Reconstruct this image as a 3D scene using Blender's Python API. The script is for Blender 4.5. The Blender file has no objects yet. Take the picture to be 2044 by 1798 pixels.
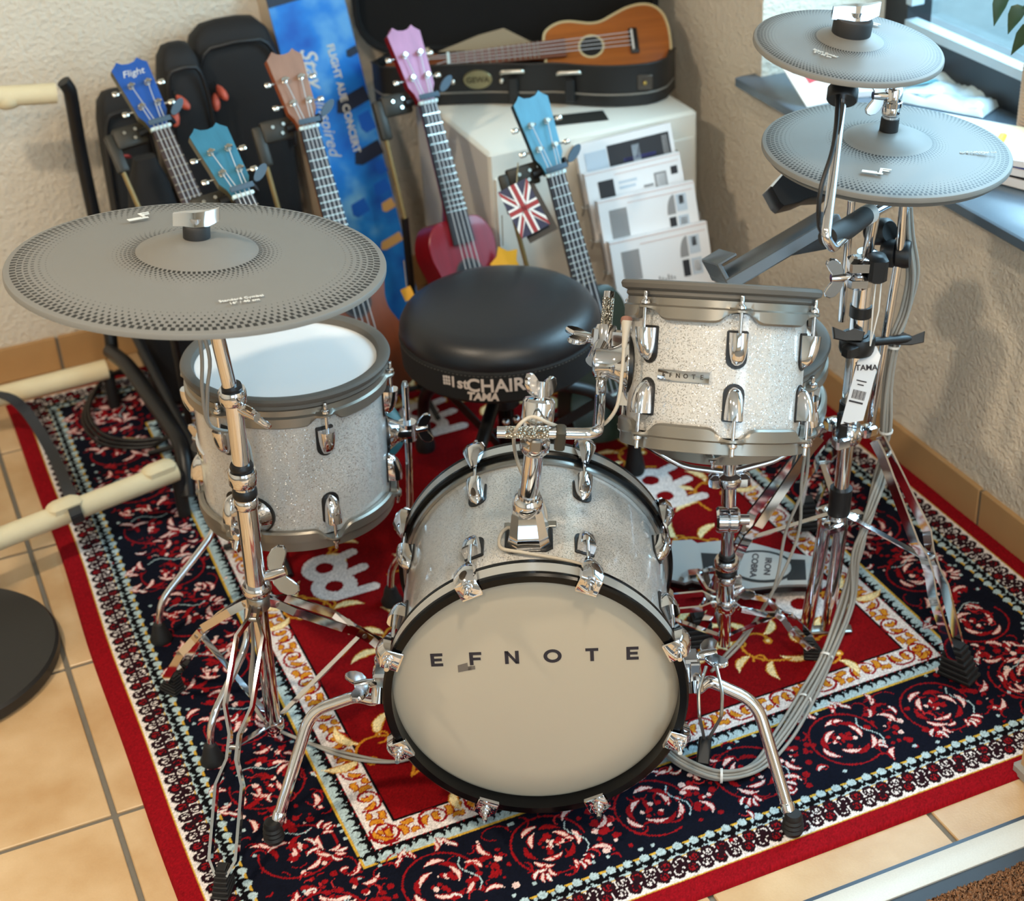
import bpy, math, random
import numpy as np
from mathutils import Vector as V, Matrix as M
R = math.radians
rnd = random.Random(7)
scene = bpy.context.scene
COL = scene.collection

# ------------------------------------------------------------------ camera
FPX, IW, IH = 3300.0, 2044, 1798
CAM = V((-0.139, -1.477, 1.80))
_p, _r, _y = R(31.49), R(-3.63), R(21.39)
FW = V((math.sin(_y)*math.cos(_p), math.cos(_y)*math.cos(_p), -math.sin(_p)))
_rt = V((math.cos(_y), -math.sin(_y), 0)); _up = _rt.cross(FW)
RT = _rt*math.cos(_r) + _up*math.sin(_r)
UP = -_rt*math.sin(_r) + _up*math.cos(_r)
cd = bpy.data.cameras.new('camera'); cam = bpy.data.objects.new('camera', cd); COL.objects.link(cam)
cam.matrix_world = M((( RT.x, UP.x, -FW.x, CAM.x), (RT.y, UP.y, -FW.y, CAM.y), (RT.z, UP.z, -FW.z, CAM.z), (0, 0, 0, 1)))
cd.sensor_fit = 'HORIZONTAL'; cd.sensor_width = 36.0; cd.lens = FPX/IW*36.0
cd.clip_start = 0.05; cd.clip_end = 60
cd.dof.use_dof = True; cd.dof.focus_distance = 2.35; cd.dof.aperture_fstop = 4.4
scene.camera = cam
# a point of the place on the sight line of a picture point, at a known height / depth / wall distance
def ray(x, y): return FW + RT*((x-IW/2)/FPX) - UP*((y-IH/2)/FPX)
def atz(x, y, z): d = ray(x, y); return CAM + d*((z-CAM.z)/d.z)
def aty(x, y, Y): d = ray(x, y); return CAM + d*((Y-CAM.y)/d.y)
def atx(x, y, X): d = ray(x, y); return CAM + d*((X-CAM.x)/d.x)
def atd(x, y, depth): return CAM + ray(x, y)*depth
def pix(p): v = V(p)-CAM; z = v.dot(FW); return (IW/2+FPX*v.dot(RT)/z, IH/2-FPX*v.dot(UP)/z, z)

# ------------------------------------------------------------------ colour management, sky, light
vs = scene.view_settings
vs.view_transform = 'Standard'; vs.look = 'None'; vs.gamma = 1.0; vs.use_curve_mapping = False
vs.exposure = 0.12
scene.render.film_transparent = False
cy = scene.cycles; cy.max_bounces = 8; cy.diffuse_bounces = 3; cy.glossy_bounces = 4; cy.transmission_bounces = 4; cy.transparent_max_bounces = 8; cy.caustics_reflective = False; cy.caustics_refractive = False; cy.sample_clamp_indirect = 6.0
w = bpy.data.worlds.new('daylight'); scene.world = w; w.use_nodes = True
bg = w.node_tree.nodes['Background']; bg.inputs[0].default_value = (0.50, 0.78, 1.0, 1); bg.inputs[1].default_value = 4.0
def area(name, loc, target, sx, sy, power, col):
    l = bpy.data.lights.new(name, 'AREA'); l.shape = 'RECTANGLE'; l.size = sx; l.size_y = sy; l.energy = power; l.color = col
    o = bpy.data.objects.new(name, l); COL.objects.link(o); o.location = loc
    o.rotation_euler = (V(target)-V(loc)).to_track_quat('-Z', 'Y').to_euler(); return o
COOL, WARM = (0.52, 0.78, 1.0), (1.0, 0.83, 0.62)
area('window_daylight', (2.35, 0.75, 2.05), (0.5, 0.6, 0.3), 2.2, 1.1, 95, COOL)          # sky light through the side window
area('shopfront_daylight', (1.9, -3.3, 1.5), (0.7, 0.2, 0.3), 1.6, 2.0, 34, (0.8, 0.9, 1.0))         # glass door behind the camera
for i, (x, y, p) in enumerate(((-0.85, 0.25, 36), (0.35, -0.9, 20), (-0.6, -1.9, 22), (1.0, -1.6, 10))):   # warm ceiling spots
    l = bpy.data.lights.new('ceiling_spot', 'AREA'); l.shape = 'DISK'; l.size = 0.16; l.energy = p; l.color = WARM
    o = bpy.data.objects.new('ceiling_spot', l); COL.objects.link(o); o.location = (x, y, 2.52)

# ------------------------------------------------------------------ materials
def srgb(*c):
    c = [v/255 for v in c[:3]]
    return tuple(v/12.92 if v <= 0.04045 else ((v+0.055)/1.055)**2.4 for v in c) + (1,)
MATS = {}
def mat(name, col, rough=0.5, metal=0.0, coat=0.0, noise=0.0, nscale=60.0, bump=0.0, bscale=200.0, spec=0.5, sheen=0.0, emit=None, alpha=None):
    if name in MATS: return MATS[name]
    m = bpy.data.materials.new(name); m.use_nodes = True; nt = m.node_tree; b = nt.nodes['Principled BSDF']
    c = srgb(*col)
    b.inputs['Base Color'].default_value = c; b.inputs['Roughness'].default_value = rough; b.inputs['Metallic'].default_value = metal
    b.inputs['Coat Weight'].default_value = coat; b.inputs['Coat Roughness'].default_value = 0.08
    b.inputs['Specular IOR Level'].default_value = spec; b.inputs['Sheen Weight'].default_value = sheen
    if noise or bump:
        tc = nt.nodes.new('ShaderNodeTexCoord')
    if noise:
        n = nt.nodes.new('ShaderNodeTexNoise'); n.inputs['Scale'].default_value = nscale; n.inputs['Detail'].default_value = 5
        mx = nt.nodes.new('ShaderNodeMixRGB'); mx.blend_type = 'MIX'
        mx.inputs[1].default_value = tuple(max(0, v*(1-noise)) for v in c[:3])+(1,); mx.inputs[2].default_value = tuple(min(1, v*(1+noise)) for v in c[:3])+(1,)
        nt.links.new(tc.outputs['Object'], n.inputs['Vector']); nt.links.new(n.outputs[0], mx.inputs[0]); nt.links.new(mx.outputs[0], b.inputs['Base Color'])
    if bump:
        n2 = nt.nodes.new('ShaderNodeTexNoise'); n2.inputs['Scale'].default_value = bscale; n2.inputs['Detail'].default_value = 4
        bp = nt.nodes.new('ShaderNodeBump'); bp.inputs['Strength'].default_value = bump; bp.inputs['Distance'].default_value = 0.004
        nt.links.new(tc.outputs['Object'], n2.inputs['Vector']); nt.links.new(n2.outputs[0], bp.inputs['Height']); nt.links.new(bp.outputs[0], b.inputs['Normal'])
    if emit:
        b.inputs['Emission Color'].default_value = c; b.inputs['Emission Strength'].default_value = emit
    MATS[name] = m; return m
def bsdf(m): return m.node_tree.nodes['Principled BSDF']
class NG:                                  # terse node helper
    def __init__(s, m): s.nt = m.node_tree; s.b = bsdf(m)
    def n(s, t, **kw):
        x = s.nt.nodes.new(t)
        for k, v in kw.items(): setattr(x, k, v)
        return x
    def l(s, a, b): s.nt.links.new(a, b)
    def math(s, op, a, b=None, c=None):
        x = s.nt.nodes.new('ShaderNodeMath'); x.operation = op
        for i, q in enumerate((a, b, c)):
            if q is None: continue
            if isinstance(q, (int, float)): x.inputs[i].default_value = q
            else: s.nt.links.new(q, x.inputs[i])
        return x.outputs[0]
    def mix(s, f, c1, c2):
        x = s.nt.nodes.new('ShaderNodeMixRGB')
        for i, q in enumerate((f, c1, c2)):
            if isinstance(q, (int, float, tuple)): x.inputs[i].default_value = q
            else: s.nt.links.new(q, x.inputs[i])
        return x.outputs[0]

# ------------------------------------------------------------------ mesh builder
def frame(o, z, x=(1, 0, 0)):
    z = V(z).normalized(); x = V(x); x = x - z*x.dot(z)
    if x.length < 1e-4: x = V((0, 1, 0)) - z*z.y
    if x.length < 1e-4: x = V((1, 0, 0))
    x.normalize(); y = z.cross(x)
    return M(((x.x, y.x, z.x, o[0]), (x.y, y.y, z.y, o[1]), (x.z, y.z, z.z, o[2]), (0, 0, 0, 1)))
def cr(pts, k=6):                          # smooth curve through points
    P = [V(p) for p in pts]; out = []
    for i in range(len(P)-1):
        a, b, c, d = P[max(i-1, 0)], P[i], P[i+1], P[min(i+2, len(P)-1)]
        for j in range(k):
            t = j/k
            out.append(0.5*((2*b)+(c-a)*t+(2*a-5*b+4*c-d)*t*t+(3*b-a-3*c+d)*t*t*t))
    out.append(P[-1]); return out
def fillet(pts, r, k=5):                   # bent tube: corners rounded with radius r
    P = [V(p) for p in pts]; out = [P[0]]
    for i in range(1, len(P)-1):
        a, b, c = P[i-1], P[i], P[i+1]; u = (a-b); v = (c-b)
        d = min(r, u.length*0.49, v.length*0.49); p0 = b+u.normalized()*d; p1 = b+v.normalized()*d
        for j in range(k+1):
            t = j/k; out.append(p0*(1-t)**2+b*2*t*(1-t)+p1*t*t)
    out.append(P[-1]); return out
WM = {}                                    # world matrix of every object built
class MB:
    def __init__(s, T=None): s.v = []; s.f = []; s.T = T
    def add(s, vv, ff, T=None):
        o = len(s.v)
        for p in vv:
            p = V(p)
            if T is not None: p = T @ p
            if s.T is not None: p = s.T @ p
            s.v.append(p)
        s.f += [tuple(i+o for i in f) for f in ff]; return s
    def box(s, c, sz, T=None, bev=0.0):
        x, y, z = (q/2 for q in sz); c = V(c)
        if bev > 0:
            b = min(bev, x*0.9, y*0.9, z*0.9); vv = []; 
            poly = [(x-b, y), (x, y-b), (x, -y+b), (x-b, -y), (-x+b, -y), (-x, -y+b), (-x, y-b), (-x+b, y)]
            ins = [(x-2*b if abs(px) > x-1e-9 or abs(px) > x-b-1e-9 else px, py) for px, py in poly]
            for zz, k in ((-z, 1), (-z+b, 0), (z-b, 0), (z, 1)):
                for px, py in poly:
                    qx = math.copysign(max(abs(px)-b*k, 0), px); qy = math.copysign(max(abs(py)-b*k, 0), py)
                    vv.append(c+V((qx, qy, zz)))
            ff = [tuple(range(8))] + [(l*8+i, l*8+8+i, l*8+8+(i+1) % 8, l*8+(i+1) % 8) for l in range(3) for i in range(8)] + [tuple(range(31, 23, -1))]
            return s.add(vv, ff, T)
        vv = [c+V((a*x, b*y, d*z)) for a in (-1, 1) for b in (-1, 1) for d in (-1, 1)]
        return s.add(vv, [(0, 1, 3, 2), (4, 6, 7, 5), (0, 4, 5, 1), (2, 3, 7, 6), (0, 2, 6, 4), (1, 5, 7, 3)], T)
    def bar(s, a, b, w, h, x=(0, 0, 1), bev=0.0):
        a, b = V(a), V(b); T = frame((a+b)/2, b-a, x); return s.box((0, 0, 0), (w, h, (b-a).length), T, bev)
    def tube(s, pts, r, n=12, caps=True):
        P = [V(p) for p in pts]; k = len(P); rr = r if isinstance(r, (list, tuple)) else [r]*k
        vv = []; pu = None
        for i, p in enumerate(P):
            t = (P[min(i+1, k-1)]-P[max(i-1, 0)]).normalized()
            if pu is None:
                u = t.cross(V((0, 0, 1)));
                if u.length < 0.05: u = t.cross(V((1, 0, 0)))
            else: u = pu - t*pu.dot(t)
            u.normalize(); pu = u; q = t.cross(u)
            for j in range(n):
                a = 2*math.pi*j/n; vv.append(p+(u*math.cos(a)+q*math.sin(a))*rr[i])
        ff = [(i*n+j, i*n+(j+1) % n, (i+1)*n+(j+1) % n, (i+1)*n+j) for i in range(k-1) for j in range(n)]
        if caps: ff += [tuple(range(n-1, -1, -1)), tuple((k-1)*n+j for j in range(n))]
        return s.add(vv, ff)
    def lathe(s, prof, T=None, n=32, closed=False, fn=None):
        k = len(prof); vv = []
        for i in range(n):
            a = 2*math.pi*i/n; c, d = math.cos(a), math.sin(a)
            for q in (prof if fn is None else fn(a)): vv.append((q[0]*c, q[0]*d, q[1]))
        ff = []
        for i in range(n):
            j = (i+1) % n
            for m in range(k if closed else k-1):
                m2 = (m+1) % k; ff.append((i*k+m, j*k+m, j*k+m2, i*k+m2))
        if not closed:
            if prof[0][0] > 1e-6: ff.append(tuple(i*k for i in range(n-1, -1, -1)))
            if prof[-1][0] > 1e-6: ff.append(tuple(i*k+k-1 for i in range(n)))
        return s.add(vv, ff, T)
    def prism(s, poly, z0, z1, T=None, bev=0.0):
        n = len(poly); 
        if bev > 0:
            cx = sum(p[0] for p in poly)/n; cy = sum(p[1] for p in poly)/n
            ww = max(abs(p[0]-cx) for p in poly); k = max(0.0, 1-bev/ww)
            inn = [(cx+(p[0]-cx)*k, cy+(p[1]-cy)*k) for p in poly]
            L = [(inn, z0), (poly, z0+bev), (poly, z1-bev), (inn, z1)]
        else: L = [(poly, z0), (poly, z1)]
        vv = [(p[0], p[1], z) for q, z in L for p in q]; m = len(L)
        ff = [tuple(range(n-1, -1, -1)), tuple((m-1)*n+i for i in range(n))]
        ff += [(l*n+i, l*n+(i+1) % n, (l+1)*n+(i+1) % n, (l+1)*n+i) for l in range(m-1) for i in range(n)]
        return s.add(vv, ff, T)
    def ball(s, c, r, n=14, T=None, sc=(1, 1, 1)):
        prof = [(max(1e-7, r*math.sin(math.pi*i/(n//2))), -r*math.cos(math.pi*i/(n//2))) for i in range(n//2+1)]
        t = M.Translation(V(c)) @ M.Diagonal((sc[0], sc[1], sc[2], 1))
        return s.lathe(prof, (T @ t) if T is not None else t, n)
    def mesh(s, name, Minv=None):
        me = bpy.data.meshes.new(name)
        me.from_pydata([tuple(Minv @ p) if Minv is not None else tuple(p) for p in s.v], [], s.f); me.update()
        return me
    def build(s, name, m, parent=None, local=False, smooth=True, ang=38):
        """world-space vertices unless local; one mesh object, child of parent"""
        pw = WM[parent.name] if parent is not None else M.Identity(4)
        me = s.mesh(name, None if (local or parent is None) else pw.inverted())
        return link(name, me, m, parent, None, smooth, ang)
def link(name, me, m, parent=None, mtx=None, smooth=True, ang=38):
    if m is not None and len(me.materials) == 0: me.materials.append(m)
    if smooth and me.get('sm') is None:
        me.polygons.foreach_set('use_smooth', [True]*len(me.polygons)); me.set_sharp_from_angle(angle=R(ang)); me['sm'] = 1
    o = bpy.data.objects.new(name, me); COL.objects.link(o)
    L = mtx if mtx is not None else M.Identity(4)
    if parent is not None: o.parent = parent
    o.matrix_local = L
    WM[o.name] = (WM[parent.name] @ L) if parent is not None else L.copy()
    return o
def thing(name, label, cat, T=None, group=None):
    o = bpy.data.objects.new(name, None); COL.objects.link(o); o.empty_display_size = 0.03
    T = M.Identity(4) if T is None else (M.Translation(V(T)) if not isinstance(T, M) else T)
    o.matrix_world = T; WM[o.name] = T.copy(); tag(o, label, cat, group); return o
def tag(o, label, cat=None, group=None, kind=None):
    if label: o['label'] = label
    if cat: o['category'] = cat
    if group: o['group'] = group
    if kind: o['kind'] = kind
    return o
def struct(o): o['kind'] = 'structure'; return o
def text_mesh(body, size, extrude=0.0004, bold=0.0, align='CENTER', shear=0.0, space=1.0):
    c = bpy.data.curves.new('txt', 'FONT'); c.body = body; c.size = size; c.extrude = extrude; c.offset = bold
    c.align_x = align; c.align_y = 'CENTER'; c.shear = shear; c.space_character = space; c.resolution_u = 3
    o = bpy.data.objects.new('txt', c); COL.objects.link(o)
    me = bpy.data.meshes.new_from_object(o.evaluated_get(bpy.context.evaluated_depsgraph_get()))
    bpy.data.objects.remove(o); bpy.data.curves.remove(c); me.materials.clear(); return me
def text(name, body, size, T, m, parent, **kw):
    """T is the world frame of the lettering (x along the line, z out of the surface)"""
    me = text_mesh(body, size, **kw)
    return link(name, me, m, parent, WM[parent.name].inverted() @ T, smooth=False)

CHROME = mat('chrome', (225, 225, 228), 0.07, 1.0)
STEEL = mat('satin_steel', (165, 163, 158), 0.32, 1.0)
HOOPG = mat('grey_lacquered_hoop', (150, 145, 136), 0.34, 0.75)
RUBG = mat('grey_rubber', (92, 88, 82), 0.62)
RUBK = mat('black_rubber', (18, 18, 19), 0.62, bump=0.05, bscale=900)
PLK = mat('black_plastic', (16, 16, 18), 0.42)
GLK = mat('black_gloss', (6, 6, 7), 0.2, spec=.25)
CABLE = mat('grey_cable', (150, 146, 138), 0.55)
WHITEP = mat('white_plastic', (225, 222, 216), 0.45)
PRINTW = mat('pale_print', (215, 214, 208), 0.6)
PRINTK = mat('dark_print', (38, 34, 42), 0.6)
# ================================================================== the room
XW, YW = 1.607, 2.10                       # right wall, back wall
def plaster(name, col, sc=165, st=0.6):
    m = mat(name, col, 0.85); g = NG(m)
    tc = g.n('ShaderNodeTexCoord'); n1 = g.n('ShaderNodeTexNoise'); n1.inputs['Scale'].default_value = sc; n1.inputs['Detail'].default_value = 3; n1.inputs['Roughness'].default_value = 0.45
    n2 = g.n('ShaderNodeTexVoronoi'); n2.inputs['Scale'].default_value = sc*0.55; n2.feature = 'SMOOTH_F1'
    g.l(tc.outputs['Object'], n1.inputs['Vector']); g.l(tc.outputs['Object'], n2.inputs['Vector'])
    h = g.math('ADD', n1.outputs[0], g.math('MULTIPLY', n2.outputs[0], 0.7))
    bp = g.n('ShaderNodeBump'); bp.inputs['Strength'].default_value = st; bp.inputs['Distance'].default_value = 0.007
    g.l(h, bp.inputs['Height']); g.l(bp.outputs[0], g.b.inputs['Normal']); return m
WALL = plaster('cream_plaster', (222, 211, 193))
CEIL = mat('white_ceiling', (236, 233, 226), 0.9)
X0, Y0, ZC = -2.7, -3.7, 2.62
def slab(name, a, b, m):
    a, b = V(a), V(b); return struct(MB().box((a+b)/2, b-a).build(name, m, smooth=False))
slab('wall_back', (X0-.1, YW, -.02), (XW+.42, YW+.12, ZC), WALL)
SZ, WY0, WY1, WZ1 = 0.632, -0.55, 1.42, 2.05      # sill height, window opening
wr = MB()
for a, b in (((XW, Y0, -.02), (XW+.36, YW, SZ-.02)), ((XW, Y0, WZ1), (XW+.36, YW, ZC)), ((XW, WY1, SZ-.02), (XW+.36, YW, WZ1)), ((XW, Y0, SZ-.02), (XW+.36, WY0, WZ1))):
    a, b = V(a), V(b); wr.box((a+b)/2, b-a)
struct(wr.build('wall_right', WALL, smooth=False))
wl = MB()                                   # left wall and shopfront wall (behind the camera), with their openings
for a, b in (((X0-.1, Y0, -.02), (X0, YW, ZC)),): a, b = V(a), V(b); wl.box((a+b)/2, b-a)
struct(wl.build('wall_left', WALL, smooth=False))
wf = MB()
for a, b in (((X0, Y0-.1, -.02), (-1.6, Y0, ZC)), ((-1.6, Y0-.1, 2.2), (0.2, Y0, ZC)), ((-1.6, Y0-.1, -.02), (0.2, Y0, .7)), ((0.2, Y0-.1, -.02), (0.7, Y0, ZC)), ((0.7, Y0-.1, 2.2), (1.6, Y0, ZC))):
    a, b = V(a), V(b); wf.box((a+b)/2, b-a)
struct(wf.build('wall_front', WALL, smooth=False))
slab('ceiling', (X0, Y0, ZC), (XW+.36, YW+.1, ZC+.08), CEIL)

# tiled floor: grout bed and single tiles
GROUT = mat('grey_grout', (112, 106, 96), 0.9, noise=0.12, nscale=90, bump=0.2, bscale=500)
floor = struct(MB().box(((X0+XW)/2, (Y0+YW)/2, -0.012), (XW-X0, YW-Y0, 0.016)).build('floor', GROUT, smooth=False))
TILE = mat('beige_tile', (214, 184, 146), 0.38, spec=0.5)
g = NG(TILE); oi = g.n('ShaderNodeObjectInfo'); tc = g.n('ShaderNodeTexCoord')
n1 = g.n('ShaderNodeTexNoise'); n1.inputs['Scale'].default_value = 7; n1.inputs['Detail'].default_value = 6
n2 = g.n('ShaderNodeTexNoise'); n2.inputs['Scale'].default_value = 260; n2.inputs['Detail'].default_value = 3
ad = g.n('ShaderNodeVectorMath', operation='ADD'); g.l(tc.outputs['Object'], ad.inputs[0]); g.l(oi.outputs['Location'], ad.inputs[1]); g.l(ad.outputs[0], n1.inputs['Vector']); g.l(ad.outputs[0], n2.inputs['Vector'])
rp = g.n('ShaderNodeValToRGB'); rp.color_ramp.elements[0].position = 0.32; rp.color_ramp.elements[0].color = srgb(186, 148, 102); rp.color_ramp.elements[1].position = 0.7; rp.color_ramp.elements[1].color = srgb(214, 184, 144)
g.l(n1.outputs[0], rp.inputs[0]); c2 = g.mix(g.math('MULTIPLY', n2.outputs[0], 0.16), rp.outputs[0], srgb(150, 118, 82)); g.l(c2, g.b.inputs['Base Color'])
bp = g.n('ShaderNodeBump'); bp.inputs['Strength'].default_value = 0.12; bp.inputs['Distance'].default_value = 0.002; g.l(n2.outputs[0], bp.inputs['Height']); g.l(bp.outputs[0], g.b.inputs['Normal'])
TX, TY = 0.3745, 0.405
tm = MB().box((0, 0, -0.004), (TX-.009, TY-.009, 0.008), bev=0.0016).mesh('tile')
for ix in range(-4, 5):
    for iy in range(-3, 6):
        x = -0.047+(ix+.5)*TX; y = 0.555+(iy-1+.5)*TY
        if 0.25 < x < 1.35 and 0.25 < y < 1.75: continue            # wholly under the rug
        if x > XW-.1 or y > YW-.1 or x < -1.4: continue
        link('tile', tm, TILE, floor, M.Translation((x, y, 0)), ang=30)
# skirting tiles
BBT = mat('brown_skirting_tile', (186, 146, 98), 0.4, noise=0.16, nscale=9, bump=0.06, bscale=300)
bb = struct(MB().box(((X0+XW)/2, YW-.004, .04), (XW-X0, .008, .08)).build('baseboard_back', GROUT, smooth=False))
bm_ = MB().box((0, 0, 0), (TX-.007, .011, .084), bev=.0015).mesh('skirting_tile')
for k in range(-6, 4): link('tile', bm_, BBT, bb, M.Translation((0.148+(k+.5)*TX, YW-.0055, .043)), ang=30)
bb = struct(MB().box((XW-.004, (Y0+YW)/2, .04), (.008, YW-Y0, .08)).build('baseboard_right', GROUT, smooth=False))
bm_ = MB().box((0, 0, 0), (.011, TX-.007, .084), bev=.0015).mesh('skirting_tile')
for k in range(-4, 4): link('tile', bm_, BBT, bb, M.Translation((XW-.0055, 0.585+(k+.5)*TX, .043)), ang=30)

# window with its deep sill
SILL = mat('blue_grey_sill', (92, 108, 122), 0.24, noise=0.06, nscale=300, spec=.7)
struct(MB().box(((1.56+1.95)/2, (WY0+WY1)/2, SZ-.011), (.39, WY1-WY0+.06, .022), bev=.003).build('trim_1', SILL))
FRK = mat('black_window_frame', (17, 19, 24), 0.4)
wf0 = bpy.data.objects.new('window_1', None); COL.objects.link(wf0); wf0.location = (1.93, (WY0+WY1)/2, SZ); WM['window_1'] = M.Translation(wf0.location); struct(wf0)
f = MB(); X1, X2 = 1.905, 1.965
f.box((1.935, (WY0+WY1)/2, SZ+.036), (.06, WY1-WY0, .072)); f.box((1.935, (WY0+WY1)/2, WZ1-.04), (.06, WY1-WY0, .08))
f.box((1.935, WY1-.04, (SZ+WZ1)/2), (.06, .08, WZ1-SZ)); f.box((1.935, WY0+.04, (SZ+WZ1)/2), (.06, .08, WZ1-SZ)); f.box((1.935, 0.25, (SZ+WZ1)/2), (.06, .07, WZ1-SZ))
f.build('window_frame', FRK, wf0, smooth=False)
sg = mat('pale_window_gasket', (176, 190, 196), 0.35)
f = MB()
for ya, yb in ((.285, WY1-.08),):
    f.box((1.915, (ya+yb)/2, SZ+.082), (.03, yb-ya, .02)); f.box((1.915, yb-.01, (SZ+WZ1)/2+.05), (.03, .02, WZ1-SZ-.15))
f.build('window_sash', sg, wf0, smooth=False)
glass = bpy.data.materials.new('window_glass'); glass.use_nodes = True; nt = glass.node_tree; nt.nodes.clear()
go = nt.nodes.new('ShaderNodeOutputMaterial'); gm = nt.nodes.new('ShaderNodeMixShader'); gt = nt.nodes.new('ShaderNodeBsdfTransparent'); gg = nt.nodes.new('ShaderNodeBsdfGlossy'); 
gt.inputs[0].default_value = (.93, .98, .98, 1); gg.inputs['Roughness'].default_value = 0.01; gm.inputs[0].default_value = 0.05
for a, b in ((gt.outputs[0], gm.inputs[1]), (gg.outputs[0], gm.inputs[2]), (gm.outputs[0], go.inputs[0])): nt.links.new(a, b)
for ya, yb in ((WY0+.08, .215), (.285, WY1-.08)):
    MB().box((1.945, (ya+yb)/2, (SZ+WZ1)/2+.03), (.004, yb-ya, WZ1-SZ-.14)).build('pane', glass, wf0, smooth=False)
PAVE = mat('pale_pavement', (104, 112, 112), 0.9, noise=0.25, nscale=14)
struct(MB().box((4.4, 1.5, -.2), (4.6, 9, .1)).build('floor_outside', PAVE, smooth=False))

# entrance matting well beside the rug
th = thing('entrance_mat', 'brown ribbed entrance mat in a pale framed floor well at the bottom right corner', 'door mat', (0.9, -.25, 0))
MB().box((1.0, -.0755, .002), (1.7, .007, .012)).build('edge_strip', mat('dark_edge_strip', (70, 76, 84), .4, .6), th, smooth=False)
MB().box((1.0, -.1015, .0035), (1.7, .045, .013), bev=.001).build('frame', mat('speckled_pale_frame', (206, 205, 198), 0.5, noise=.12, nscale=420), th)
MB().box((1.0, -.2, .0015), (1.7, .152, .009)).build('base', mat('slate_blue_base', (52, 62, 74), 0.55, noise=.1, nscale=60), th, smooth=False)
COIR = mat('brown_coir', (136, 96, 66), 0.95, noise=0.55, nscale=340)
rng = np.random.default_rng(3); nx, ny = 420, 90
xx, yy = np.meshgrid(np.linspace(.8, 1.3, nx), np.linspace(-.27, -.155, ny), indexing='ij')
zz = .012+.011*rng.random((nx, ny)); zz[:, -1] = .004; zz[0] = zz[-1] = .004; xx += .0012*rng.standard_normal((nx, ny)); yy[:, :-1] += .0012*rng.standard_normal((nx, ny-1))
def gridmesh(name, xx, yy, zz, col=None):
    nx, ny = xx.shape; me = bpy.data.meshes.new(name); n = nx*ny
    me.vertices.add(n); me.vertices.foreach_set('co', np.stack([xx, yy, zz], -1).astype(np.float32).ravel())
    i = np.arange(n).reshape(nx, ny); q = np.stack([i[:-1, :-1], i[1:, :-1], i[1:, 1:], i[:-1, 1:]], -1).reshape(-1, 4)
    me.loops.add(q.size); me.loops.foreach_set('vertex_index', q.ravel().astype(np.int32))
    me.polygons.add(len(q)); me.polygons.foreach_set('loop_start', np.arange(0, q.size, 4, dtype=np.int32))
    me.update(calc_edges=True)
    if col is not None:
        a = me.attributes.new('pattern', 'FLOAT_COLOR', 'POINT'); c4 = np.ones((n, 4), np.float32); c4[:, :3] = col.reshape(-1, 3); a.data.foreach_set('color', c4.ravel())
    return me
me = gridmesh('pile', xx-.9, yy+.25, zz); tag(link('pile', me, COIR, th, smooth=False), None, kind='stuff')
# foot of a wooden stand at the right edge
th = thing('wooden_post', 'tan wooden post with a grey foot at the right picture edge', 'post', (1.262, .0, 0))
MB().box((1.272, -.02, .27), (.05, .06, .5), bev=.003).build('shaft', mat('tan_wood', (190, 158, 116), .5, noise=.15, nscale=25), th)
MB().box((1.272, -.02, .012), (.066, .076, .022), bev=.004).build('foot', mat('grey_foot', (150, 148, 142), .5), th)
# ================================================================== patterned rug
RW, RL, RES = 1.6, 2.0, 0.0021
NX, NY = int(RW/RES)+1, int(RL/RES)+1
RC = np.zeros((NX, NY, 3), np.float32)
GX = np.linspace(0, RW, NX, dtype=np.float32); GY = np.linspace(0, RL, NY, dtype=np.float32)
L3 = lambda *c: np.array(srgb(*c)[:3], np.float32)
cRED, cNAVY, cWHITE, cBLUE, cYEL, cBRN = L3(134, 8, 20), L3(9, 13, 27), L3(222, 214, 212), L3(168, 190, 196), L3(200, 160, 58), L3(34, 12, 20)
cGOLD, cFIELD, cCREAM, cBLK, cDRED, cPINK = L3(200, 134, 38), L3(122, 5, 11), L3(238, 218, 166), L3(6, 5, 9), L3(140, 14, 22), L3(228, 196, 190)
def win(x0, x1, y0, y1):
    i0, i1 = max(0, int(x0/RES)-1), min(NX, int(x1/RES)+2); j0, j1 = max(0, int(y0/RES)-1), min(NY, int(y1/RES)+2)
    return (slice(i0, i1), slice(j0, j1)) if i1 > i0 and j1 > j0 else None
def put(s, mask, c): RC[s][mask] = c
def stroke(pts, wd, c, taper=False):
    P = np.array([(p[0], p[1]) for p in pts], np.float32); s = win(P[:, 0].min()-wd, P[:, 0].max()+wd, P[:, 1].min()-wd, P[:, 1].max()+wd)
    if s is None: return
    X = GX[s[0]][:, None]; Y = GY[s[1]][None, :]; d = np.full((X.shape[0], Y.shape[1]), 9.0, np.float32); n = len(P)-1
    for i in range(n):
        a, b = P[i], P[i+1]; ab = b-a; l2 = float(ab@ab)+1e-12
        t = np.clip(((X-a[0])*ab[0]+(Y-a[1])*ab[1])/l2, 0, 1)
        q = np.hypot(X-a[0]-t*ab[0], Y-a[1]-t*ab[1])
        if taper: q = q/np.maximum(0.12, np.sin(np.pi*np.clip((i+t)/n, 0.02, 0.98)))
        d = np.minimum(d, q)
    put(s, d < wd/2, c)
def disc(p, r, c, sx=1.0):
    s = win(p[0]-r, p[0]+r, p[1]-r, p[1]+r)
    if s is None: return
    X = GX[s[0]][:, None]-p[0]; Y = GY[s[1]][None, :]-p[1]; put(s, X*X+Y*Y < r*r, c)
def arc(c, r, a0, a1, k=9, e=1.0): return [(c[0]+r*(1+(e-1)*j/k)*math.cos(a0+(a1-a0)*j/k), c[1]+r*(1+(e-1)*j/k)*math.sin(a0+(a1-a0)*j/k)) for j in range(k+1)]
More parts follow.
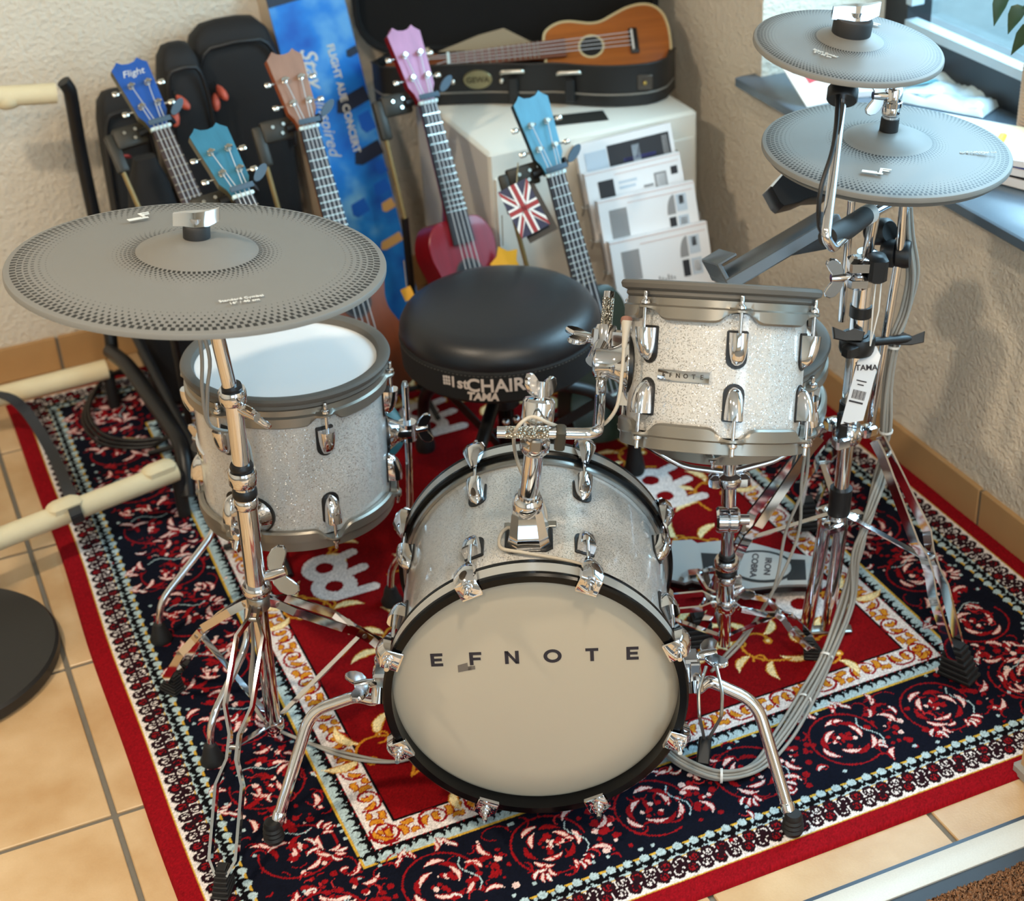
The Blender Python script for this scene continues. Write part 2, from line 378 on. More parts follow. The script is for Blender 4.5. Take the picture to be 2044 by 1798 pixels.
def leaf(p, a, ln, wd, core, out, bend=0.3):
    ln *= 1.12
    q = [(p[0]+ln*t*math.cos(a+bend*t), p[1]+ln*t*math.sin(a+bend*t)) for t in (0, .25, .5, .75, 1)]
    stroke(q, wd+.0045, out, True); stroke(q, wd, core, True)
def fill(x0, x1, y0, y1, c): s = win(x0, x1, y0, y1); RC[s] = c
def ringfill(t, c): fill(t, RW-t, t, RL-t, c)
for t, c in ((0, cRED), (.038, cYEL), (.0405, cWHITE), (.083, cYEL), (.0858, cBLUE), (.1045, cYEL), (.1075, cNAVY), (.268, cYEL), (.271, cBLUE), (.293, cDRED), (.2975, cWHITE), (.3405, cBLK), (.346, cFIELD)): ringfill(t, c)
# each border strip as four sides: (s along, t from the outer edge) -> rug
SIDES = [(lambda s, t: (t, s), RL), (lambda s, t: (s, t), RW), (lambda s, t: (RW-t, s), RL), (lambda s, t: (s, RL-t), RW)]
def along(t0, period, fn, shrink=None):
    for mp, ln in SIDES:
        m = shrink if shrink is not None else t0; n = int(round((ln-2*m)/period)); pp = (ln-2*m)/n
        for k in range(n): fn(lambda s, t, k=k, mp=mp: mp(m+k*pp+s*pp/period, t), k)
def scroll(f, k):                           # curl border: dark curls on white
    for s, t, sg in ((.006, .0535, 1), (.018, .0710, -1)):
        disc(f(s, t), .0112, cBRN); disc(f(s+.001*sg, t), .0066, cDRED if k % 2 == 0 else cWHITE)
        stroke([f(s+q[0]*sg, t+q[1]*sg) for q in ((.0035, -.004), (.0045, .001), (.001, .0042), (-.0028, .0025), (-.002, -.001))], .0034, cBRN)
        stroke([f(s-.010*sg, t-.003*sg), f(s-.006*sg, t-.009*sg), f(s+.002*sg, t-.0105*sg)], .0036, cBRN)
    if k % 3 == 0: stroke([f(.006, .053), f(.014, .062), f(.018, .0715)], .007, cBRN)
    if k % 2: stroke([f(0, .0450), f(.006, .0425), f(.012, .0450)], .0045, cBRN)
    if k % 3: stroke([f(.012, .0800), f(.018, .0818), f(.024, .0800)], .0045, cBRN)
along(.04, .0235, scroll)
def cres(tc, inv):
    def fn(f, k):
        disc(f(.012, tc-inv*.001), .0112, cBLK); disc(f(.0105, tc+inv*.0045), .0074, cBLUE); stroke([f(.018, tc-inv*.005), f(.026, tc-inv*.009)], .0050, cBLK); stroke([f(.0005, tc-inv*.003), f(-.004, tc-inv*.008)], .0040, cBLK)
    return fn
along(.085, .0275, cres(.0955, 1)); along(.27, .0275, cres(.2815, -1))
def gold(f, k):                             # gold scrolls on the white band
    m = (lambda q: (q[0], .638-q[1])) if k % 2 else (lambda q: q)
    S = lambda L, n=3: [f(*m((q.x, q.y))) for q in cr([V((*q, 0)) for q in L], n)]
    stroke(S([(.002, .334), (-.001, .318), (.006, .305), (.020, .3005), (.034, .304), (.0425, .314), (.041, .327), (.031, .332), (.0225, .326), (.026, .317), (.033, .318)]), .0042, cDRED)
    for P_, w_ in (([(.008, .331), (.006, .322), (.011, .314), (.018, .312)], .0085), ([(.033, .327), (.026, .322), (.027, .313), (.034, .311)], .0085), ([(.046, .303), (.052, .310), (.050, .320), (.043, .324)], .0100), ([(.050, .333), (.058, .327), (.066, .330), (.070, .322)], .0090), ([(.060, .302), (.067, .309), (.074, .306)], .0085)):
        L = S(P_); stroke(L, w_+.0040, cDRED, True); stroke(L, w_, cGOLD, True)
along(.297, .078, gold)
r2 = random.Random(5)
def medal(f, k):                            # navy border: red scroll rings, pink leaves and blossom clusters
    P = lambda s, t: f(s, t)
    cs, ct = .075, .188; sg = 1 if k % 2 else -1
    ring = [P(cs+.056*math.cos(a), ct+.060*math.sin(a)) for a in [i*2*math.pi/26 for i in range(22)]]
    stroke(ring, .0032, cDRED)
    c0 = P(cs, ct); ax = P(cs+.1, ct); th0 = math.atan2(ax[1]-c0[1], ax[0]-c0[0])
    for i in range(9):
        a = i*2*math.pi/9+.4*sg; rr = .034+.010*math.sin(i*2.1)
        leaf(P(cs+rr*math.cos(a), ct+rr*math.sin(a)), th0+a*(1 if True else -1)+1.3*sg, .030, (.0068 if i % 3 else .0045), (cPINK if i % 3 else cDRED), cDRED, .7*sg)
    for i in range(16):
        a, rr = r2.uniform(0, 6.28), .020*math.sqrt(r2.random()); q = P(cs+rr*math.cos(a), ct+rr*math.sin(a)); disc(q, r2.uniform(.002, .0055), cDRED if i % 4 else cPINK)
    for side in (-1, 1):                    # outer sprays
        for i in range(4):
            s_ = cs+side*(.014+.011*i); t_ = ct+sg*(.062+.008*math.sin(i*1.3)); leaf(P(s_, t_), th0+side*(.5+i*.35)+(0 if side > 0 else math.pi), .018, .0048, cWHITE if i % 2 else cPINK, cDRED, .8*side)
    for i in range(34):                     # blossom between the rings
        q = P(.150+r2.gauss(0, .018), .188+r2.gauss(0, .032)); disc(q, r2.uniform(.002, .0065), (cDRED, cDRED, cNAVY, cDRED, cDRED, cPINK)[i % 6])
    for i in range(3):
        s_, t_ = .150+r2.uniform(-.02, .02), .188+(i-1)*.05; leaf(P(s_, t_), th0+r2.uniform(0, 6.28), .028, .007, cPINK, cDRED, 1.0)
    for i in range(20):                     # dense red tendrils and petals
        s_, t_, a_ = r2.uniform(0, .168), r2.uniform(.116, .260), r2.uniform(0, 6.28); r_ = r2.uniform(.005, .014)
        stroke([P(s_+r_*math.cos(a_+j*.5*sg), t_+r_*math.sin(a_+j*.5*sg)) for j in range(7)], r2.uniform(.0018, .0040), cDRED if i % 4 else L3(176, 40, 44), True)
        if i % 7 == 0: leaf(P(s_, t_), a_, r2.uniform(.012, .022), .0045, cPINK if i % 2 else cWHITE, cDRED, 1.1*sg)
    q = [P(.118+.01*math.sin(i), .150+.012*i) for i in range(7)]; stroke(q, .0020, cBLUE)
    stroke([P(.02*math.cos(a)+.012, .245+.014*math.sin(a)) for a in [i*.5 for i in range(10)]], .002, cDRED)
    for i in range(5): disc(P(r2.uniform(0, .16), r2.choice((.118, .126, .252, .26))), .0032, cBLUE)
along(.108, .168, medal, shrink=.108)
# red field: gold scrollwork with cream leaves, mirrored left / right
def sprig(x, y, a, sc, sg):
    c = [(x, y)]; ang = a; st = .012*sc
    for i in range(22):
        ang += sg*(.10+.012*i); c.append((c[-1][0]+st*math.cos(ang), c[-1][1]+st*math.sin(ang)))
        if i % 4 == 2: leaf(c[-1], ang-sg*.9, .050*sc, .0135*sc, cCREAM, cGOLD, -.8*sg)
        st *= .975
    stroke(c, .0046, cGOLD); disc(c[-1], .009*sc, cGOLD); disc(c[-1], .004*sc, cCREAM)
    for j in (5, 11): stroke(arc(c[j], .016*sc, ang+j, ang+j+4.6*sg, 9, .35), .0038, cGOLD)
for (x, y, a, sc, sg) in ((.40, .42, .9, 1.0, 1), (.40, .42, .5, .8, -1), (.52, .40, .1, .8, 1), (.47, .70, 1.9, 1, -1), (.42, .86, 1.2, .9, 1), (.55, .95, .3, .9, -1), (.62, .62, .2, 1, 1), (.66, .48, 2.6, .8, -1), (.70, .80, 1.0, 1, 1), (.78, .42, 1.6, .9, 1), (.5, 1.2, 1.3, 1, 1), (.7, 1.12, .4, .9, -1), (.42, 1.45, 1.0, 1, -1), (.6, 1.42, .5, 1, 1), (.72, 1.5, 2.0, .9, -1), (.78, .98, 1.5, .9, -1), (.44, 1.05, .3, .8, 1)):
    sprig(x, y, a, sc*1.12, sg); sprig(RW-x, y, math.pi-a, sc*1.12, -sg)
for y in (.52, .70): stroke(arc((.8, y), .11, math.pi*1.05, math.pi*1.95, 14), .006, cGOLD)
# white maker's marks: a pair of rings with three bars
U0 = atz(650, 1141, 0)
def mark(px, py, fl=1):
    o = atz(px, py, 0)
    def q(a, b): v = atz(a, b, 0)-U0; return (o.x+v.x*fl, o.y+v.y)
    for a, b, w_ in (((672, 1124), (704, 1109), .022), ((694, 1152), (727, 1138), .022), ((676, 1198), (748, 1177), .024), ((660, 1128), (690, 1185), .030)): stroke([q(*a), q(*b)], w_, cWHITE)
    for c in ((650, 1141), (670, 1177)): disc(q(*c), .043, cWHITE)
    for c in ((650, 1141), (670, 1177)): disc(q(*c), .017, cFIELD)
for a in ((650, 1141, 1), (836, 830, 1), (1299, 966, 1), (1560, 1175, 1), (1255, 800, 1)): mark(*a)
nz = np.random.default_rng(1)
RC *= (1+.16*nz.standard_normal((NX, NY, 1)).astype(np.float32)).clip(.6, 1.4)
XX, YY = np.meshgrid(GX, GY, indexing='ij')
ZZ = (.0085+.0009*nz.random((NX, NY))).astype(np.float32); ZZ[:2] *= .5; ZZ[-2:] *= .5; ZZ[:, :2] *= .5; ZZ[:, -2:] *= .5; ZZ[0] = ZZ[-1] = 0.0005; ZZ[:, 0] = ZZ[:, -1] = 0.0005
wob = .0025*np.sin(GY*5.1+.6)+.0015*np.sin(GY*11); XX = XX+(wob[None, :]*(1-XX/RW)**2).astype(np.float32)
RUGM = mat('printed_pile', (128, 20, 24), 0.95, spec=0.12); g = NG(RUGM); at = g.n('ShaderNodeAttribute', attribute_name='pattern'); g.l(at.outputs['Color'], g.b.inputs['Base Color'])
rug = link('rug', gridmesh('rug', XX, YY, ZZ, RC), RUGM, smooth=False)
tag(rug, 'red oriental rug with navy floral border lying under the drum kit', 'rug')
RZ = 0.0088                                  # top of the rug
# ================================================================== drum kit
SPARK = mat('white_sparkle_wrap', (205, 203, 198), 0.30, 0.25, coat=1.0)
g = NG(SPARK); tc = g.n('ShaderNodeTexCoord'); vo = g.n('ShaderNodeTexVoronoi'); vo.inputs['Scale'].default_value = 900
g.l(tc.outputs['Object'], vo.inputs['Vector'])
rp = g.n('ShaderNodeValToRGB'); rp.color_ramp.elements[0].color = srgb(188, 186, 182); rp.color_ramp.elements[1].color = srgb(206, 204, 200)
sp = g.n('ShaderNodeSeparateColor'); g.l(vo.outputs['Color'], sp.inputs[0]); g.l(sp.outputs[0], rp.inputs[0]); g.l(rp.outputs[0], g.b.inputs['Base Color'])
geo = g.n('ShaderNodeNewGeometry'); sub = g.n('ShaderNodeVectorMath', operation='SUBTRACT'); g.l(vo.outputs['Color'], sub.inputs[0]); sub.inputs[1].default_value = (.5, .5, .5)
scl = g.n('ShaderNodeVectorMath', operation='SCALE'); g.l(sub.outputs[0], scl.inputs[0]); g.l(g.math('MULTIPLY', g.math('GREATER_THAN', sp.outputs[1], .84), .8), scl.inputs['Scale'])
ad = g.n('ShaderNodeVectorMath', operation='ADD'); g.l(geo.outputs['Normal'], ad.inputs[0]); g.l(scl.outputs[0], ad.inputs[1]); nm = g.n('ShaderNodeVectorMath', operation='NORMALIZE'); g.l(ad.outputs[0], nm.inputs[0])
g.l(nm.outputs[0], g.b.inputs['Normal']); g.l(geo.outputs['Normal'], g.b.inputs['Coat Normal'])
g.l(g.math('MULTIPLY', g.math('GREATER_THAN', sp.outputs[1], .84), .8), g.b.inputs['Metallic'])
HEADW = mat('white_mesh_head', (232, 234, 236), 0.42)
HEADG = mat('greige_drum_head', (182, 171, 152), 0.42)

def lug_mesh(w=.0255, h=.046, p=.0235):
    """flat end up at z=0, rounding off downwards to z=-h; x out of the shell"""
    mb = MB(); n = 11; k = 10; vv = []; ff = []
    for i in range(k+1):
        t = i/k; z = -h*t*t*.35-h*t*.65; pr = p*math.sqrt(max(0, 1-t**2.6)); ww = w/2*(1-.16*t*t)*math.sqrt(max(.0, 1-t**7))
        for j in range(n):
            a = math.pi*j/(n-1); c, s_ = math.cos(a), math.sin(a)
            vv.append((max(.0006, pr)*abs(s_)**.55+.0005, math.copysign(abs(c)**.6, c)*max(ww, .0005), z))
    for i in range(k):
        for j in range(n-1): ff.append((i*n+j, i*n+j+1, (i+1)*n+j+1, (i+1)*n+j))
    ff.append(tuple(range(n-1, -1, -1))); ff.append(tuple(range(k*n, k*n+n))); mb.add(vv, ff); return mb.mesh('lug')
def gasket_mesh(w=.0290, h=.0485):
    mb = MB(); poly = []
    for i in range(9): a = math.pi+math.pi*i/8; poly.append((w/2*math.cos(a), -h+.014+.014*math.sin(a)))
    poly += [(w/2, .001), (w/2-.002, .003), (-w/2+.002, .003), (-w/2, .001)]
    T = M(((0, 0, 1, 0), (1, 0, 0, 0), (0, 1, 0, 0), (0, 0, 0, 1))); mb.prism(poly, -.002, .0018, T); return mb.mesh('gasket')
LUG, GASK = lug_mesh(), gasket_mesh()
KEY = MB().lathe([(.0001, .017), (.0026, .017), (.0030, .016), (.0030, .006), (.0045, .0055), (.0052, .004), (.0064, .0035), (.0066, 0), (.0001, 0)], n=14).mesh('key_head')
def rot_at(a, r, z, flip=False):
    T = M.Rotation(a, 4, 'Z') @ M.Translation((r, 0, z))
    return T @ M.Rotation(math.pi, 4, 'X') if flip else T
def wavy_hoop(Rs, zt, up, n_lug, ph, band, fl, rb, rf, ear):
    """ring whose flange edge arches back at each lug; up=+1 sits above the shell edge zt"""
    N = 240
    def fn(a):
        d = ((a-ph)*n_lug/(2*math.pi)) % 1; d = min(d, 1-d)*2*math.pi/n_lug*Rs        # arc distance to the nearest lug
        k = 1/(1+math.exp(-(d-.019)/.0035)); e = math.exp(-(d/.011)**4)
        z0 = zt-up*fl*k; r1 = rf+ear*e*1.0
        z = [(Rs+.0015, z0), (r1-.003*k, z0), (r1, z0+up*.003), (r1, zt+up*.002), (r1-.004, zt+up*.0045), (rb, zt+up*.006), (rb, zt+up*band), (rb-.004, zt+up*(band+.001)), (Rs+.0015, zt+up*(band+.001))]
        return z if up > 0 else z[::-1]
    return MB().lathe(fn(0), n=N, closed=True, fn=fn)
def tom_drum(name, label, T, Rs, zb, zt, n_lug, ph, rim, badge, badge_a, low=True, logo=True):
    th = thing(name, label, 'drum', T)
    MB().lathe([(Rs, zb), (Rs, zt), (Rs-.006, zt), (Rs-.006, zb)], n=96, closed=True).build('shell', SPARK, th, True)
    band, fl = .014, .016; rf = Rs+.011; rb = Rs+.007; ear = .009
    wavy_hoop(Rs, zt+.002, 1, n_lug, ph, band, fl, rb, rf, ear).build('top_hoop', HOOPG, th, True)
    z0 = zt+band+.002; rr = rim
    MB().lathe([(Rs-.004, z0-.003), (Rs+.006, z0), (Rs+.010, z0+.004), (Rs+.009, z0+.009), (rr-.002, z0+.012), (rr, z0+.018), (rr-.002, z0+.022), (rr-.007, z0+.0235), (Rs-.004, z0+.020), (Rs-.008, z0+.012)], n=96, closed=True).build('rubber_rim', RUBG, th, True)
    MB().lathe([(.0001, z0+.011), (Rs*.5, z0+.011), (Rs-.006, z0+.011), (Rs-.006, z0+.004), (.0001, z0+.004)], n=72).build('drum_head', HEADW, th, True)
    wavy_hoop(Rs, zb-.002, -1, n_lug, ph, band+.006, fl, rb, rf, ear).build('bottom_hoop', HOOPG, th, True)
    MB().lathe([(.0001, zb-band-.012), (Rs*.6, zb-band-.011), (Rs, zb-band-.006), (Rs, zb-band), (.0001, zb-band)], n=72).build('bottom_head', HOOPG, th, True)
    rod = MB().tube([(0, 0, -.05), (0, 0, .004)], .0027, 10).mesh('rod'); hs = zt-zb
    inset = min(.025, hs*.2)
    for i in range(n_lug):
        a = ph+i*2*math.pi/n_lug
        for up in ((1, -1) if low else (1,)):
            zl = (zt-inset) if up > 0 else (zb+inset)
            lg = link('lug', LUG, CHROME, th, rot_at(a, Rs, zl, up < 0)); link('gasket', GASK, PLK, lg)
            rd = link('tension_rod', rod, CHROME, th, rot_at(a, Rs+.0135, (zt if up > 0 else zb)+up*.005, up < 0)); link('key_head', KEY, CHROME, rd, M.Translation((0, 0, .002)))
    if badge:
        bw, bh = badge; k = 12; vv = []; ff = []
        for i in range(k+1):
            a = badge_a+(i/k-.5)*bw/Rs
            for r_, z_ in ((Rs, -bh/2), (Rs+.0035, -bh/2+.001), (Rs+.004, -bh/2+.003), (Rs+.004, bh/2-.003), (Rs+.0035, bh/2-.001), (Rs, bh/2)): vv.append((r_*math.cos(a), r_*math.sin(a), z_+(zt+zb)/2+logo))
        ff = [(i*6+j, (i+1)*6+j, (i+1)*6+j+1, i*6+j+1) for i in range(k) for j in range(5)]+[tuple(range(5, -1, -1)), tuple(k*6+j for j in range(6))]
        bo = MB().add(vv, ff).build('badge', CHROME, th, True)
        for i, ch in enumerate('EFNOTE'):
            a = badge_a+(i-2.5)/6*bw*.88/Rs
            ft = rot_at(a, Rs+.0042, (zt+zb)/2+logo) @ M(((0, 0, 1, 0), (1, 0, 0, 0), (0, 1, 0, 0), (0, 0, 0, 1)))
            link('letter', text_mesh(ch, bh*.52, .0003, .0002), mat('badge_letter', (70, 66, 62), .4, .5), bo, ft, smooth=False)
    return th
def mount_bracket(mb_parent, a, r, z, s=1.0):
    """round chrome boss on a shell side with a black gasket; returns frame pointing outwards"""
    T = rot_at(a, r, z) @ M(((0, 0, 1, 0), (1, 0, 0, 0), (0, 1, 0, 0), (0, 0, 0, 1)))
    b = MB(T).lathe([(.030*s, 0), (.030*s, .003), (.027*s, .006), (.020*s, .016*s), (.017*s, .024*s), (.017*s, .040*s), (.013*s, .043*s), (.0001, .044*s)], n=28).build('mount_bracket', CHROME, mb_parent, True)
    MB(T).lathe([(.033*s, -.004), (.033*s, .002), (.0001, .002)], n=28).build('gasket', PLK, b, True)
    return T
WLOBE = [(.002, .006), (.010, .0055), (.019, .009), (.0255, .016), (.027, .023), (.0245, .0285), (.019, .030), (.012, .026), (.006, .0215), (.002, .021)]
def wing_bolt(mb, T, s=1.0):
    mb.tube([T @ V((0, 0, -.004*s)), T @ V((0, 0, .008*s)), T @ V((0, 0, .022*s))], [.0045*s, .0065*s, .0055*s], 12)
    for sg in (1, -1):
        K = T @ M(((sg, 0, 0, 0), (0, 0, -sg, 0), (0, 1, 0, 0), (0, 0, 0, 1))); mb.prism([(x*s, z*s) for x, z in WLOBE], -.0032*s, .0032*s, K, .0012*s)

# ---- bass drum: local z points to the front, local y up
BA = R(24); BN = V((math.sin(BA), math.cos(BA), 0))          # horizontal axis, front -> back
BC = V((0.533, 0.209, 0.271))                                # centre of the front hoop edge
BT = M.Translation(BC) @ M(((math.cos(BA), 0, -BN.x, 0), (-math.sin(BA), 0, -BN.y, 0), (0, 1, 0, 0), (0, 0, 0, 1)))
BT = BT @ M.Rotation(R(-0.8), 4, 'X')
RB = .203; HB = .2175; DB = -.36                              # shell radius, hoop radius, back edge
bass = thing('bass_drum', 'white sparkle bass drum with black hoops and a lettered greige front head', 'drum', BT)
def BL(a): return M.Rotation(a, 4, 'Z')
MB().lathe([(RB, -.028), (RB, DB+.028), (RB-.007, DB+.028), (RB-.007, -.028)], n=128, closed=True).build('shell', SPARK, bass, True)
INL = mat('silver_sparkle_inlay', (190, 189, 184), .35, .4)
for nm, z0, sg in (('front_hoop', 0, 1), ('rear_hoop', DB, -1)):
    h = MB(); zz = lambda q: z0-sg*q
    def rg(pr): return [(r_, zz(q)) for r_, q in (pr if sg > 0 else pr[::-1])]
    h.lathe(rg([(HB-.013, .0), (HB-.003, .0), (HB, .003), (HB, .0085), (HB-.0016, .0095), (HB-.0016, .0295), (HB, .0305), (HB, .036), (HB-.003, .039), (HB-.013, .039)]), n=144, closed=True)
    ho = h.build(nm, GLK, bass, True)
    MB().lathe(rg([(HB-.0005, .0097), (HB-.0005, .0293), (HB-.003, .0293), (HB-.003, .0097)]), n=144, closed=True).build('inlay', INL, ho, True)
    MB().lathe(rg([(RB+.006, .034), (RB+.007, .045), (RB+.005, .050), (RB+.0005, .050), (RB+.0005, .034)]), n=128, closed=True).build('head_rim', STEEL, ho, True)
hd = MB().lathe([(.0001, -.021), (.15, -.021), (RB-.004, -.022), (RB+.002, -.026), (RB+.002, -.034), (.0001, -.034)], n=96).build('front_head', HEADG, bass, True)
MB().lathe([(RB+.002, DB+.026), (RB-.004, DB+.02), (.0001, DB+.02)], n=96).build('rear_head', mat('black_rear_head', (22, 22, 23), .5), bass, True)
# lettering on the front head
def plate(polys, T, m, parent, name='letter', th=.0005):
    mb = MB()
    for p in polys: mb.prism(p, 0, th)
    return link(name, mb.mesh(name), m, parent, T, smooth=False)
def rc(x0, y0, x1, y1): return [(x0, y0), (x1, y0), (x1, y1), (x0, y1)]
LW, LH, LS = .0172, .0225, .0052
GL = {'E': [rc(0, 0, LS, LH), rc(LS, 0, LW, .0048), rc(LS, .0090, LW*.92, .0135), rc(LS, LH-.0048, LW, LH)],
      'F': [rc(0, 0, LS, LH), rc(LS, .0085, LW*.92, .0130), rc(LS, LH-.0048, LW, LH)],
      'N': [rc(0, 0, LS, LH), rc(LW+.0028-LS, 0, LW+.0028, LH), [(LS*.9, LH), (0, LH), (LW+.0028-LS*.95, 0), (LW+.0028, 0)]],
      'T': [rc(0, LH-.0048, LW+.001, LH), rc(LW/2-LS/2+.0005, 0, LW/2+LS/2+.0005, LH-.0048)]}
ring = []; k = 28
ro = [(.0115+.0128*math.cos(2*math.pi*i/k), LH/2+.0117*math.sin(2*math.pi*i/k)) for i in range(k)]; ri = [(.0115+.0076*math.cos(2*math.pi*i/k), LH/2+.0068*math.sin(2*math.pi*i/k)) for i in range(k)]
GL['O'] = [[ro[i], ro[(i+1) % k], ri[(i+1) % k], ri[i]] for i in range(k)]
for ch, x in zip('EFNOTE', (-.1455, -.0905, -.0405, .0155, .0735, .1310)):
    plate(GL[ch], M.Translation((x, .0505, -.0209)), PRINTK, hd)
plate([[(-.108, .0385), (-.0885, .0425), (-.0885, .0490), (-.0935, .0480), (-.094, .0550), (-.108, .0508)], [(-.0935, .0478), (-.0835, .0492), (-.0835, .0430), (-.0935, .0415)]], M.Translation((0, 0, -.0209)), mat('grey_logo_print', (108, 100, 92), .6), hd, 'logo')
# lugs, rods, claws: eight on each head
brod = MB().tube([(0, 0, -.062), (0, 0, .012)], .0028, 10).mesh('rod')
def claw_mesh():
    mb = MB(); S = [(-.052, .006, .004, .0075), (-.040, .010, .0042, .013), (-.020, .0155, .0042, .021), (-.004, .0165, .0045, .0195), (.004, .0150, .0045, .013)]   # z, half width, radial base, radial top
    vv = []
    for z, hw, r0, r1 in S:
        vv += [(r0, -hw, z), (r1*.75, -hw*.92, z), (r1, -hw*.35, z), (r1, hw*.35, z), (r1*.75, hw*.92, z), (r0, hw, z)]
    ff = [(i*6+j, i*6+(j+1) % 6, i*6+6+(j+1) % 6, i*6+6+j) for i in range(len(S)-1) for j in range(6)]+[tuple(range(6)), tuple(range(29, 23, -1))]
    return mb.add(vv, ff).mesh('claw')
CLAW = claw_mesh()
CPL = MB().box((-.003, 0, .0035), (.026, .032, .0025), bev=.001).box((-.015, 0, .002), (.0022, .030, .006)).mesh('claw_plate')
CNUT = MB().lathe([(.0001, .026), (.0034, .026), (.0038, .024), (.0038, .014), (.0062, .0135), (.0068, .011), (.0062, .009), (.0085, .0085), (.0088, .004), (.0001, .004)], n=16).mesh('claw_bolt')
for i in range(8):
    a = R(22.5+45*i)+math.pi/2
    for z0, sg in ((0, 1), (DB, -1)):
        zl = -.088 if sg > 0 else DB+.088
        B_ = BL(a) @ M.Translation((RB, 0, zl)); B_ = B_ if sg > 0 else B_ @ M.Rotation(math.pi, 4, 'X')
        lg = link('lug', LUG, CHROME, bass, B_); link('gasket', GASK, PLK, lg)
        C_ = BL(a) @ M.Translation((HB-.001, 0, z0)); C_ = C_ if sg > 0 else C_ @ M.Rotation(math.pi, 4, 'X')
        cl = link('claw', CLAW, CHROME, bass, C_); link('claw_plate', CPL, CHROME, cl); link('claw_bolt', CNUT, CHROME, cl, M.Translation((.003, 0, 0)))
        E_ = BL(a) @ M.Translation((RB+.0135, 0, zl+sg*.030)); E_ = E_ if sg > 0 else E_ @ M.Rotation(math.pi, 4, 'X')
        link('tension_rod', brod, CHROME, bass, E_)
# nameplate behind the tom mount, and the mount's base casting
MB(BT @ M.Translation((.002, RB+.0015, -.142))).box((0, 0, 0), (.075, .003, .014), bev=.001).build('nameplate', STEEL, bass)
tbm = BT @ M.Translation((0, RB, -.105))
TB = M.Translation(tbm.translation) @ M.Rotation(-BA, 4, 'Z')             # z up, x across the drum
tb = MB(TB).prism([(x, y) for x, y in ((-.024, -.030), (.024, -.030), (.034, -.020), (.034, .024), (.024, .034), (-.024, .034), (-.034, .024), (-.034, -.020))], -.008, .004, bev=.002).build('mount_gasket', PLK, bass)
mbb = MB(TB); vv = []
for z, hx, y0, y1 in ((.002, .030, -.030, .028), (.010, .029, -.029, .028), (.022, .026, -.026, .027), (.034, .024, -.020, .026), (.048, .022, -.017, .024), (.056, .019, -.015, .020)):
    vv += [(-hx*.55, y0, z), (hx*.55, y0, z), (hx, y0*.5, z), (hx, y1*.7, z), (hx*.6, y1, z), (-hx*.6, y1, z), (-hx, y1*.7, z), (-hx, y0*.5, z)]
mbb.add(vv, [(i*8+j, i*8+(j+1) % 8, i*8+8+(j+1) % 8, i*8+8+j) for i in range(5) for j in range(8)]+[tuple(range(7, -1, -1)), tuple(range(40, 48))]); mbb.build('tom_mount_base', CHROME, bass, ang=25)
# spurs
for sg, kp in ((-1, ((620, 1420), (545, 1668), (708, 1385), (742, 1332))), (1, ((1510, 1400), (1584, 1652), (1416, 1352), (1393, 1322)))):
    ft = atz(kp[1][0], kp[1][1], RZ+.012)
    br = BT @ V((sg*(RB+.024), -.012, -.085)); br2 = BT @ V((sg*(RB+.030), -.045, -.062))
    kn_d = pix(ft)[2]*.5+pix(br)[2]*.5; kn = atd(kp[0][0], kp[0][1], kn_d-.005); k2 = atd(kp[2][0], kp[2][1], pix(br2)[2]+.01)
    path = fillet([br, br2, k2*.85+br2*.15, kn, ft], .03, 6)
    s_ = MB().tube(path, .0092, 16).build('spur', CHROME, bass)
    d = (ft-kn).normalized(); Tf = frame(ft-d*.012, d)
    MB(Tf).lathe([(.0001, -.03), (.0095, -.03), (.0105, -.028), (.0105, -.016), (.0085, -.014)], n=18).build('ferrule', CHROME, s_)
    MB(frame(ft-d*.003-V((0, 0, .0)), V((0, 0, 1)))).lathe([(.0001, -.011), (.014, -.011), (.0165, -.004), (.014, 0), (.016, .004), (.0135, .008), (.015, .012), (.0125, .016), (.0135, .02), (.011, .026), (.0001, .026)], n=20).build('rubber_foot', RUBK, s_)
    Tb = BT @ M.Translation((sg*RB, -.012, -.085)) @ M(((0, 0, sg, 0), (1, 0, 0, 0), (0, sg, 0, 0), (0, 0, 0, 1)))
    b_ = MB(Tb); b_.prism([(-.018, -.030), (.018, -.030), (.022, 0), (.018, .030), (-.018, .030), (-.022, 0)], -.004, .010, bev=.002); b_.box((0, -.004, .022), (.030, .034, .028), bev=.004); b_.box((0, .020, .028), (.036, .008, .016), bev=.002)
    b_.tube([Tb.inverted() @ (br+V((0, 0, .004))), Tb.inverted() @ (br2)], .0125, 16); b_ = b_.build('spur_bracket', CHROME, bass)
    wb = MB(); W_ = Tb @ M.Translation((0, -.018, .036)); wing_bolt(wb, frame(W_.translation, (W_.to_3x3() @ V((0, -.25, 1))), W_.to_3x3() @ V((0, 1, .3))), 1.25); wb.build('wing_bolt', CHROME, b_)

# ---- tom
TC = atd(1429, 737, 2.32); d = ray(1429, 737).normalized(); e = UP + RT*.068; e = (e - d*e.dot(d)).normalized()
TAX = (e*math.cos(R(2.4)) - d*math.sin(R(2.4))).normalized()
xh = V((1, 0, 0)); TT = frame(TC, TAX, RT)                       # local x to the picture's right, -y towards the camera
tom = tom_drum('rack_tom', 'small white sparkle tom tilted back on a rod right of the bass drum', TT, .1215, -.086, .080, 6, R(-85), .140, (.073, .0165), R(-118), logo=-.004)
Tm = mount_bracket(tom, R(178), .1215, .0, 1.2)
bk = TT @ V((-.1215-.050, .004, 0))
